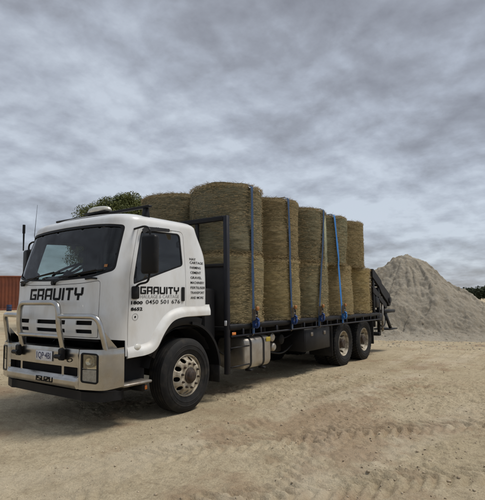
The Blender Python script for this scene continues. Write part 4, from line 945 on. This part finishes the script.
# ================================================================== HAY BALES
def hay_mat(name, c1, c2, c3):
    m = bpy.data.materials.new(name); m.use_nodes = True; t = m.node_tree; b = t.nodes['Principled BSDF']; L = t.links.new
    b.inputs['Roughness'].default_value = 0.95; b.inputs['Specular IOR Level'].default_value = 0.12
    oi = t.nodes.new('ShaderNodeObjectInfo'); tcn = t.nodes.new('ShaderNodeTexCoord')
    of = t.nodes.new('ShaderNodeVectorMath'); of.operation = 'SCALE'; cmb_ = t.nodes.new('ShaderNodeCombineXYZ')
    for i in range(3): L(oi.outputs['Random'], cmb_.inputs[i])
    L(cmb_.outputs[0], of.inputs[0]); of.inputs[3].default_value = 37.0
    ad = t.nodes.new('ShaderNodeVectorMath'); ad.operation = 'ADD'; L(tcn.outputs['Object'], ad.inputs[0]); L(of.outputs[0], ad.inputs[1])
    def nz(st, s, d=6, r=0.6, dist=0.0):
        mp = t.nodes.new('ShaderNodeMapping'); mp.inputs['Scale'].default_value = st; L(ad.outputs[0], mp.inputs[0])
        n = t.nodes.new('ShaderNodeTexNoise'); L(mp.outputs[0], n.inputs['Vector']); n.inputs['Scale'].default_value = s
        n.inputs['Detail'].default_value = d; n.inputs['Roughness'].default_value = r; n.inputs['Distortion'].default_value = dist; return n.outputs['Fac']
    def mr(v, a, c, o0=0.0, o1=1.0):
        n = t.nodes.new('ShaderNodeMapRange'); L(v, n.inputs[0]); n.inputs[1].default_value = a; n.inputs[2].default_value = c
        n.inputs[3].default_value = o0; n.inputs[4].default_value = o1; return n.outputs[0]
    def mix(f, a, c):
        n = t.nodes.new('ShaderNodeMix'); n.data_type = 'RGBA'; L(f, n.inputs[0])
        for i, v in ((6, a), (7, c)):
            if isinstance(v, tuple): n.inputs[i].default_value = (*v, 1)
            else: L(v, n.inputs[i])
        return n.outputs[2]
    streak = nz((1, 1, 8), 2.4, 9, 0.68, 0.4); fib = nz((3, 3, 30), 2.6, 6, 0.72, 0.5); blot = nz((1, 1, 1), 2.6, 6, 0.6, 0.5)
    col = mix(mr(streak, 0.42, 0.58), c1, c2)
    col = mix(mr(blot, 0.45, 0.7, 0, 0.6), col, c3)
    col = mix(mr(oi.outputs['Random'], 0.0, 1.0, 0, 0.6), col, (0.31, 0.305, 0.195))
    col = mix(mr(fib, 0.5, 0.68, 0, 0.7), col, (0.64, 0.53, 0.32))
    col = mix(mr(fib, 0.48, 0.34, 0, 0.6), col, (0.085, 0.066, 0.032))
    mu = t.nodes.new('ShaderNodeMix'); mu.data_type = 'RGBA'; mu.blend_type = 'MULTIPLY'; mu.inputs[0].default_value = 1.0; L(col, mu.inputs[6]); L(oi.outputs['Color'], mu.inputs[7]); col = mu.outputs[2]
    L(col, b.inputs['Base Color'])
    bn = t.nodes.new('ShaderNodeBump'); bn.inputs['Strength'].default_value = 1.0; bn.inputs['Distance'].default_value = 0.05
    a2 = t.nodes.new('ShaderNodeMath'); a2.operation = 'ADD'; L(fib, a2.inputs[0]); L(streak, a2.inputs[1]); L(a2.outputs[0], bn.inputs['Height']); L(bn.outputs[0], b.inputs['Normal'])
    return m
MAT['hay_up'] = hay_mat('weathered_hay', (0.46, 0.37, 0.20), (0.225, 0.19, 0.10), (0.31, 0.295, 0.18))
MAT['hay_low'] = hay_mat('golden_hay', (0.62, 0.485, 0.25), (0.35, 0.285, 0.15), (0.42, 0.38, 0.225))
MAT['straw_up'] = pmat('loose_straw_grey', (0.38, 0.295, 0.165), 0.9, col2=(0.17, 0.13, 0.07), scale=30, spec=0.15)
MAT['straw_low'] = pmat('loose_straw_gold', (0.48, 0.38, 0.215), 0.9, col2=(0.24, 0.185, 0.095), scale=30, spec=0.15)
BR, BH = 0.645, 1.17
def bale_mesh(k, groove=None):
    n, mv = 128, 44; V = []; rg = np.random.default_rng(100+k)
    prof = []
    for j in range(mv):
        t = j/(mv-1); z = BH*t; e = min(t, 1-t); r = BR*(1+0.012*math.sin(math.pi*t))-0.05*max(0, 1-e/0.05)**2
        prof.append((z, r))
    capr = [0.93, 0.80, 0.6, 0.4, 0.2]
    full = [(-0.004, BR*c) for c in capr[::-1]]+prof+[(BH+0.012, BR*c) for c in capr]
    for j, (z, r) in enumerate(full):
        for i in range(n):
            a = 2*math.pi*i/n; ca, sa = math.cos(a), math.sin(a)
            edge = r > BR*0.9
            d = 0.042*noise.noise(Vector((ca*1.3+k*9, sa*1.3, z*1.3)))+0.012*noise.noise(Vector((ca*5+k*5, sa*5, z*24)))+0.008*noise.noise(Vector((ca*14, sa*14+k*3, z*60)))
            dz = 0.016*noise.noise(Vector((ca*r*6+k, sa*r*6, 3.0)))+0.03*noise.noise(Vector((ca*r*2+k*2, sa*r*2, 7.0)))
            rr = r+(d if edge else 0)+0.022*noise.noise(Vector((k*3.7, 1.3, z*2.2)))
            if groove:
                ga = math.atan2(math.sin(a-groove), math.cos(a-groove)); rr -= max(0, rr-r)*math.exp(-(ga/0.28)**2)*(1 if edge else 0); rr -= (0.016+0.035*ss1(BH*0.7, BH, z) if k < 20 else 0.014)*math.exp(-(ga/0.10)**2)*(1 if edge else 0)
                if k < 20 and z > BH-0.03 and r > BR*0.5: dz -= 0.035*math.exp(-(ga/0.16)**2)
            V.append((rr*ca, rr*sa, z+(dz if z > BH-0.05 else 0)))
    Fs = []
    for j in range(len(full)-1):
        for i in range(n): Fs.append((j*n+i, j*n+(i+1) % n, (j+1)*n+(i+1) % n, (j+1)*n+i))
    Fs += [tuple(range(n-1, -1, -1)), tuple((len(full)-1)*n+i for i in range(n))]
    me = bpy.data.meshes.new('hay_bale'); me.from_pydata(V, [], Fs); me.polygons.foreach_set('use_smooth', [True]*len(Fs)); me.update()
    return me
def straw_mesh(k):
    rg = np.random.default_rng(200+k); N = 8500; V = []; Fs = []
    for i in range(N):
        a = rg.uniform(0, 6.283); u = rg.random(); L = rg.uniform(0.03, 0.11); wdt = rg.uniform(0.002, 0.0052)
        if u < 0.62: z = rg.uniform(0.02, BH-0.02); lift = rg.uniform(-0.02, 0.12)+0.5*(rg.random() < 0.05); tilt = rg.normal(0, 0.22)
        elif u < 0.88: z = BH+rg.uniform(-0.05, 0.01); lift = rg.uniform(-0.1, 0.6); tilt = rg.normal(0.15, 0.5)
        else: z = rg.uniform(-0.0, 0.05); lift = rg.uniform(0, 0.5); tilt = rg.normal(-0.1, 0.45)
        r = BR*(1+0.012*math.sin(math.pi*z/BH))+rg.uniform(-0.006, 0.014)-(0.03 if (z > BH-0.02 or z < 0.02) else 0)
        p = Vector((r*math.cos(a), r*math.sin(a), z)); tn = Vector((-math.sin(a), math.cos(a), 0))*(1 if rg.random() < 0.5 else -1); nr = Vector((math.cos(a), math.sin(a), 0))
        d = (tn+nr*lift+Vector((0, 0, tilt))).normalized(); sd = d.cross(nr).normalized()*wdt*0.5
        q = p+d*L*0.5+nr*0.003; e = p+d*L-nr*L*L*0.7; n = len(V)
        V += [p-sd, p+sd, q+sd, q-sd, e]; Fs += [(n, n+1, n+2, n+3), (n+3, n+2, n+4)]
    me = bpy.data.meshes.new('loose_straw'); me.from_pydata([tuple(v) for v in V], [], Fs); me.update(); return me
BM = {}
for lv in ('up', 'low'):
    for k in range(3):
        a = bale_mesh(k+(0 if lv == 'up' else 3)); a.materials.append(MAT['hay_'+lv]); s = straw_mesh(k+(0 if lv == 'up' else 3)); s.materials.append(MAT['straw_'+lv]); BM[lv, k] = (a, s)
LOWX = [1.80, 3.16, 4.49, 5.86, 7.17]; UPX = [1.80, 3.13, 4.44, 5.60, 6.79]
TONE_UP = [(0.72, 0.73, 0.72), (0.90, 0.80, 0.66), (0.68, 0.68, 0.64), (0.74, 0.80, 0.78), (0.86, 0.74, 0.56)]; TONE_LOW = [(0.82, 0.81, 0.74), (0.96, 0.86, 0.66), (0.66, 0.67, 0.62), (0.90, 0.80, 0.64), (0.92, 0.82, 0.60)]
ORD = ['first', 'second', 'third', 'fourth', 'last']; ZD, ZJ = 1.172, 2.345
NEARUP = ['tall dark first hay bale of the upper near row, rising above the black headboard', 'second hay bale of the upper near row, under the second dark blue strap', 'third hay bale of the upper near row, with frayed net beside its strap',
          'fourth hay bale of the upper near row, crossed by the bright blue strap', 'rearmost hay bale of the upper near row, without a strap']
NEARLOW = ['first golden hay bale of the lower near row, right behind the headboard post', 'second golden hay bale of the lower near row, above the fuel tank end', 'third hay bale of the lower near row, standing above the black tool box',
           'fourth hay bale of the lower near row, above the first rear wheel', 'rearmost hay bale of the lower near row, next to the folded tail ramps']
for i in range(5):
    for lv, X, z in (('low', LOWX[i], ZD), ('up', UPX[i], ZJ)):
        for side in (-1, 1):
            me, sm = BM[lv, (i*2+(side > 0)) % 3]
            if side < 0:
                me = bale_mesh((10 if lv == 'up' else 20)+i, [-math.pi/2-0.1, -math.pi/2-0.15, -math.pi/2, -math.pi/2-0.45, None][i]); me.materials.append(MAT['hay_'+lv])
            b = bpy.data.objects.new('hay_bale', me); COL.objects.link(b)
            b.location = (X+(0 if side < 0 else random.uniform(-0.03, 0.03)), side*0.632, z)
            b.rotation_euler = (random.uniform(-0.01, 0.01), random.uniform(-0.014, 0.014), random.uniform(0, 6.28) if side > 0 else 0)
            hs = 1.0+(0.012 if i == 0 and lv == 'up' else random.uniform(-0.01, 0.0)); b.scale = (1, 1, hs) if i != 4 or lv != 'up' else (0.975, 0.975, 1.01)
            tn = (TONE_UP if lv == 'up' else TONE_LOW)[i]; b.color = (tn[0]*0.92, tn[1]*0.93, tn[2]*1.02, 1)
            s = bpy.data.objects.new('loose_straw', sm); COL.objects.link(s); s.parent = b; s['kind'] = 'stuff'; s.rotation_euler.z = i*1.3+(lv == 'up')
            if side < 0: lab = (NEARUP if lv == 'up' else NEARLOW)[i]
            elif lv == 'up' and i == 0: lab = 'far-side upper hay bale showing over the cab roof beside the tree'
            else: lab = '%s hay bale of the %s far-side row on the truck tray' % (ORD[i], 'upper' if lv == 'up' else 'lower')
            tag(b, lab, 'hay bale', 'round hay bales stacked on the tray')

# ------------------------------------------------------------------ ratchet straps over the load
def strap(xb, xt, bale_i, mat, label):
    root = empty('ratchet_strap', ((xb+xt)/2, -1.27, 0.985)); tag(root, label, 'strap', 'ratchet straps over the bales'); o0 = root.location
    def ys(x, cx): return 0.632+math.sqrt(max(0.02, (BR+0.024)**2-(x-cx)**2))
    pts = []; zt = ZJ+BH+0.022
    for sg in (-1, 1):
        col = []
        N = 22
        for k in range(N+1):
            t = k/N; z = 1.0+(zt-0.05-1.0)*t; x = xb+(xt-xb)*t
            yl, yu = ys(x, LOWX[bale_i]), ys(x, UPX[bale_i]); yt_ = ys(xt, UPX[bale_i]); yb_ = max(1.262, ys(xb, LOWX[bale_i])); y = max(yb_+(yt_-yb_)*t, yl if z < 2.3 else 0, yu if z > 2.4 else 0)
            col.append(Vector((x+0.004*math.sin(9*t+bale_i), sg*(y+0.006), z)))
        yt = ys(xt, UPX[bale_i])
        col += [Vector((xt, sg*(yt-0.012), zt-0.02)), Vector((xt, sg*(yt-0.06), zt+0.004)), Vector((xt, sg*(yt-0.3), zt+0.012))]
        pts = col+pts if sg == -1 else pts+[Vector((xt, 0, zt-0.01))]+col[::-1]
    V = []; Fs = []; w = 0.042 if mat == 'strapbright' else 0.033; th = 0.0022
    for i, p in enumerate(pts):
        d = (pts[min(i+1, len(pts)-1)]-pts[max(i-1, 0)]).normalized(); nrm = Vector((1, 0, 0)).cross(d).normalized(); sx_ = Vector((w*(1+0.1*math.sin(i*0.9)), 0.002*math.sin(i*1.3+bale_i), 0))
        for a, b in ((-1, -1), (1, -1), (1, 1), (-1, 1)): V.append(p+sx_*a+nrm*th*b-o0)
    for i in range(len(pts)-1):
        for k in range(4): Fs.append((4*i+k, 4*i+(k+1) % 4, 4*i+4+(k+1) % 4, 4*i+4+k))
    MB().add(V, Fs).build('webbing', mat, root)
    yb = pts[3].y-0.03; zc = 1.30; xc = xb+(xt-xb)*0.12-o0.x
    c = lambda x, y, z: (x, y-o0.y, z-o0.z)
    r = MB()
    for dx_ in (-0.036, 0.036): r.prism([c(0, yb+0.02, zc-0.09)[1:], c(0, yb-0.035, zc-0.07)[1:], c(0, yb-0.045, zc+0.05)[1:], c(0, yb-0.01, zc+0.12)[1:], c(0, yb+0.02, zc+0.10)[1:]], xc+dx_-0.003, xc+dx_+0.003, 'x')
    r.tube([c(xc-0.05, yb-0.02, zc), c(xc+0.05, yb-0.02, zc)], 0.016, 10); r.build('ratchet', 'steel', root)
    MB().box(xc-0.036, xc+0.036, *[v-o0.y for v in (yb-0.075, yb-0.035)], zc+0.08-o0.z, zc+0.15-o0.z, 0.01).build('ratchet_handle', 'orange', root)
    # tail of webbing rolled up and tucked under the ratchet
    ro = []
    for k in range(40):
        a = k*0.55; rr = 0.020+0.0012*k; ro.append((rr*math.cos(a), rr*math.sin(a)))
    V = []; Fs = []
    for (py, pz) in ro:
        for dx_ in (-0.027, 0.027): V.append((xc+dx_, yb-0.03+py-o0.y, zc-0.13+pz*1.5-o0.z))
    for k in range(39): Fs.append((2*k, 2*k+1, 2*k+3, 2*k+2))
    rl = MB().add(V, Fs).build('webbing_roll', 'strapblue' if mat != 'strapbright' else 'strapbright', root); md = rl.modifiers.new('t', 'SOLIDIFY'); md.thickness = 0.004
    MB().tube([c(xc, yb+0.01, 1.12), c(xc, -1.285, 1.05), c(xc, -1.29, 0.985), c(xc, -1.265, 0.962)], 0.008, 6).build('strap_hook', 'steel', root)
strap(1.67, 1.67, 0, 'strapdark', 'dark blue strap down the first bales behind the headboard')
strap(3.00, 2.95, 1, 'strapdark', 'dark blue strap down the second column of bales')
strap(4.18, 4.47, 2, 'strapdark', 'slanting dark blue strap down the third column of bales')
strap(5.44, 5.25, 3, 'strapbright', 'bright blue strap down the fourth column of bales')
# frayed net trailing down beside the third strap
V = []; Fs = []; rg = random.Random(5)
for s in range(26):
    x, z = 4.52+rg.uniform(-0.04, 0.05), 3.30+rg.uniform(-0.1, 0.1); n = len(V); zend = rg.uniform(2.2, 2.9)
    for k in range(16):
        t = k/15; zz = z+(zend-z)*t; x += rg.uniform(-0.02, 0.024); y = -(0.632+math.sqrt(max(0.05, 0.672**2-(x-4.47)**2)))
        V += [(x-0.0025, y, zz), (x+0.0025, y, zz)]
    for k in range(15): Fs.append((n+2*k, n+2*k+1, n+2*k+3, n+2*k+2))
nb = MB().add(V, Fs).build('frayed_net', pmat('pale_net', (0.42, 0.44, 0.30), 0.8), None)
tag(nb, 'frayed pale net wrap hanging on the third upper bale', 'net wrap')

# ================================================================== BACKGROUND THINGS
# rust red shipping container, corrugated
cA = Vector((16.74, 32.64, 0.0)); dirx = Vector((-0.81, 0.586, 0)).normalized(); diry = Vector((dirx.y, -dirx.x, 0))
if diry.dot(Vector((0.6, 0.8, 0))) < 0: diry = -diry
cz = 0.74; ct = empty('shipping_container', (cA.x, cA.y, cz)); tag(ct, 'rust red corrugated shipping container at the left edge behind the cab', 'container')
ct.rotation_euler.z = math.atan2(dirx.y, dirx.x)
fl = 1 if Vector((-dirx.y, dirx.x, 0)).dot(diry) > 0 else -1
LN, WD, HT = 12.1, 2.44, 2.95
def corr(L, axis, pos):
    V = []; Fs = []; x = 0.12; prof = []
    while x < L-0.12:
        for dx_, d in ((0, 0), (0.07, 0), (0.14, 0.036), (0.21, 0.036)): prof.append((x+dx_, d))
        x += 0.28
    for a, d in prof:
        for z in (0.14, HT-0.12): V.append((a, pos*1.0+d*(1 if pos < WD/2 else -1), z) if axis == 'x' else (pos+d*(1 if pos < L else -1), a, z))
    for i in range(len(prof)-1): Fs.append((2*i, 2*i+2, 2*i+3, 2*i+1))
    return [(p[0], fl*p[1], p[2]) for p in V], Fs
for pos in (0.03, WD-0.03): MB().add(*corr(LN, 'x', pos)).build('side_wall', 'container', ct, smooth=False)
for pos in (0.03, LN-0.03): MB().add(*corr(WD, 'y', pos)).build('end_wall', 'container', ct, smooth=False)
MB().box(0.02, LN-0.02, fl*0.02, fl*(WD-0.02), HT-0.10, HT-0.03, 0.01).build('roof', 'container', ct)
for x in (0.0, LN-0.12):
    for y in (0.0, WD-0.12): MB().box(x, x+0.12, fl*y, fl*(y+0.12), 0, HT, 0.01).build('corner_post', 'container', ct)
for y in (0.0, WD-0.10):
    MB().box(0.122, LN-0.122, fl*y, fl*(y+0.10), 0.0, 0.15, 0.01).build('bottom_rail', 'container', ct)
    MB().box(0.122, LN-0.122, fl*y, fl*(y+0.08), HT-0.12, HT, 0.01).build('top_rail', 'container', ct)
# blue drum in front of it
dp_ = Vector((13.98, 29.58, 0)); gz = float(ground_z(np.array([dp_.x]), np.array([dp_.y]), False)[0])
dr = MB().lathe([(0, 0), (0, 0.24), (0.02, 0.25), (0.2, 0.25), (0.215, 0.26), (0.23, 0.25), (0.42, 0.25), (0.435, 0.26), (0.45, 0.25), (0.62, 0.25), (0.64, 0.24), (0.64, 0)], 'z', 20).build('drum', 'drum')
dr.scale = (0.75, 0.75, 0.8); dr.location = (dp_.x, dp_.y, gz-0.02); tag(dr, 'small dark blue drum in front of the rust red container', 'drum')

def leaf_mat(name, c1, c2):
    m = pmat(name, c1, 0.75, col2=c2, scale=1.1, lo=0.38, hi=0.62, spec=0.25); return m
MAT['leaf'] = leaf_mat('olive_foliage', (0.145, 0.155, 0.045), (0.070, 0.085, 0.026))
MAT['leaf_far'] = leaf_mat('far_foliage', (0.05, 0.062, 0.03), (0.032, 0.042, 0.022))
def make_tree(loc, H, rx, rz, nclump, nleaf, ls, seed, label, mat='leaf', group=None, name='leafy_tree'):
    rg = np.random.default_rng(seed); root = empty(name, loc); tag(root, label, 'tree', group)
    tb = MB(); top = Vector((0.2, 0.1, H*0.62)); tb.tube([Vector((0, 0, -0.2)), Vector((0.03, 0.05, H*0.2)), Vector((-0.08, 0.02, H*0.4)), top], [0.05*H*0.55, 0.04*H*0.55, 0.03*H*0.55, 0.012*H*0.55], 10)
    cc = Vector((0, 0, H-rz)); cl = []
    for i in range(nclump):
        while True:
            v = rg.normal(0, 1, 3); v /= np.linalg.norm(v)
            if v[2] > -0.55: break
        f = rg.uniform(0.45, 1.0)**0.6; p = cc+Vector((v[0]*rx*f, v[1]*rx*f, v[2]*rz*f)); cl.append((p, rg.uniform(0.22, 0.42)*rx*0.75))
        if i % 3 == 0:
            a = Vector((0, 0, H*rg.uniform(0.22, 0.5))); md_ = a.lerp(p, 0.5)+Vector((0, 0, -0.05*H)); tb.tube([a, md_, p], [0.012*H, 0.008*H, 0.003*H], 6)
    tb.build('trunk', 'bark', root)
    n = nleaf*nclump; C0 = np.array([c[0][:] for c in cl]).repeat(nleaf, 0); Rr = np.array([c[1] for c in cl]).repeat(nleaf)
    d = rg.normal(0, 1, (n, 3)); d /= np.linalg.norm(d, axis=1)[:, None]; P = C0+d*(Rr*rg.uniform(0.35, 1.12, n)**0.7)[:, None]*np.array([1, 1, 0.8])
    nr = d*0.6+rg.normal(0, 0.6, (n, 3))+np.array([0, 0, 0.4]); nr /= np.linalg.norm(nr, axis=1)[:, None]
    u = np.cross(nr, rg.normal(0, 1, (n, 3))); u /= np.linalg.norm(u, axis=1)[:, None]; w_ = np.cross(nr, u); s = (ls*rg.uniform(0.6, 1.4, n))[:, None]
    V = np.stack([P-u*s, P+w_*s*0.45+nr*s*0.1, P+u*s, P-w_*s*0.45+nr*s*0.1], 1).reshape(-1, 3); q = np.arange(n*4).reshape(n, 4)
    me = bpy.data.meshes.new('crown'); me.vertices.add(n*4); me.vertices.foreach_set('co', V.ravel()); me.loops.add(n*4); me.loops.foreach_set('vertex_index', q.ravel())
    me.polygons.add(n); me.polygons.foreach_set('loop_start', np.arange(0, n*4, 4)); me.polygons.foreach_set('loop_total', np.full(n, 4)); me.update(calc_edges=True)
    link('crown', me, mat, root, smooth=False)
    return root
def gz_(x, y): return float(ground_z(np.array([x]), np.array([y]), False)[0])
make_tree((12.95, 15.45, gz_(12.95, 15.45)), 7.45, 2.75, 2.4, 120, 1000, 0.05, 3, 'rounded olive green tree showing above the white cab roof')
for k, (x, y, h, rx) in enumerate(((128, 17.5, 3.5, 3.6), (126, 11, 3.9, 4.2), (131, 4, 4.3, 4.4), (127, -3.5, 3.8, 4.2))):
    make_tree((x, y, gz_(x, y)), h, rx, h*0.42, 40, 130, 0.28, 30+k, ['low dark bush on the horizon beside the right slope of the gravel pile', 'second dark bush along the horizon right of the gravel pile', 'tallest dark bush on the horizon at the right edge', 'farthest right dark bush on the horizon'][k], 'leaf_far', 'bushes on the far horizon', 'far_bush')
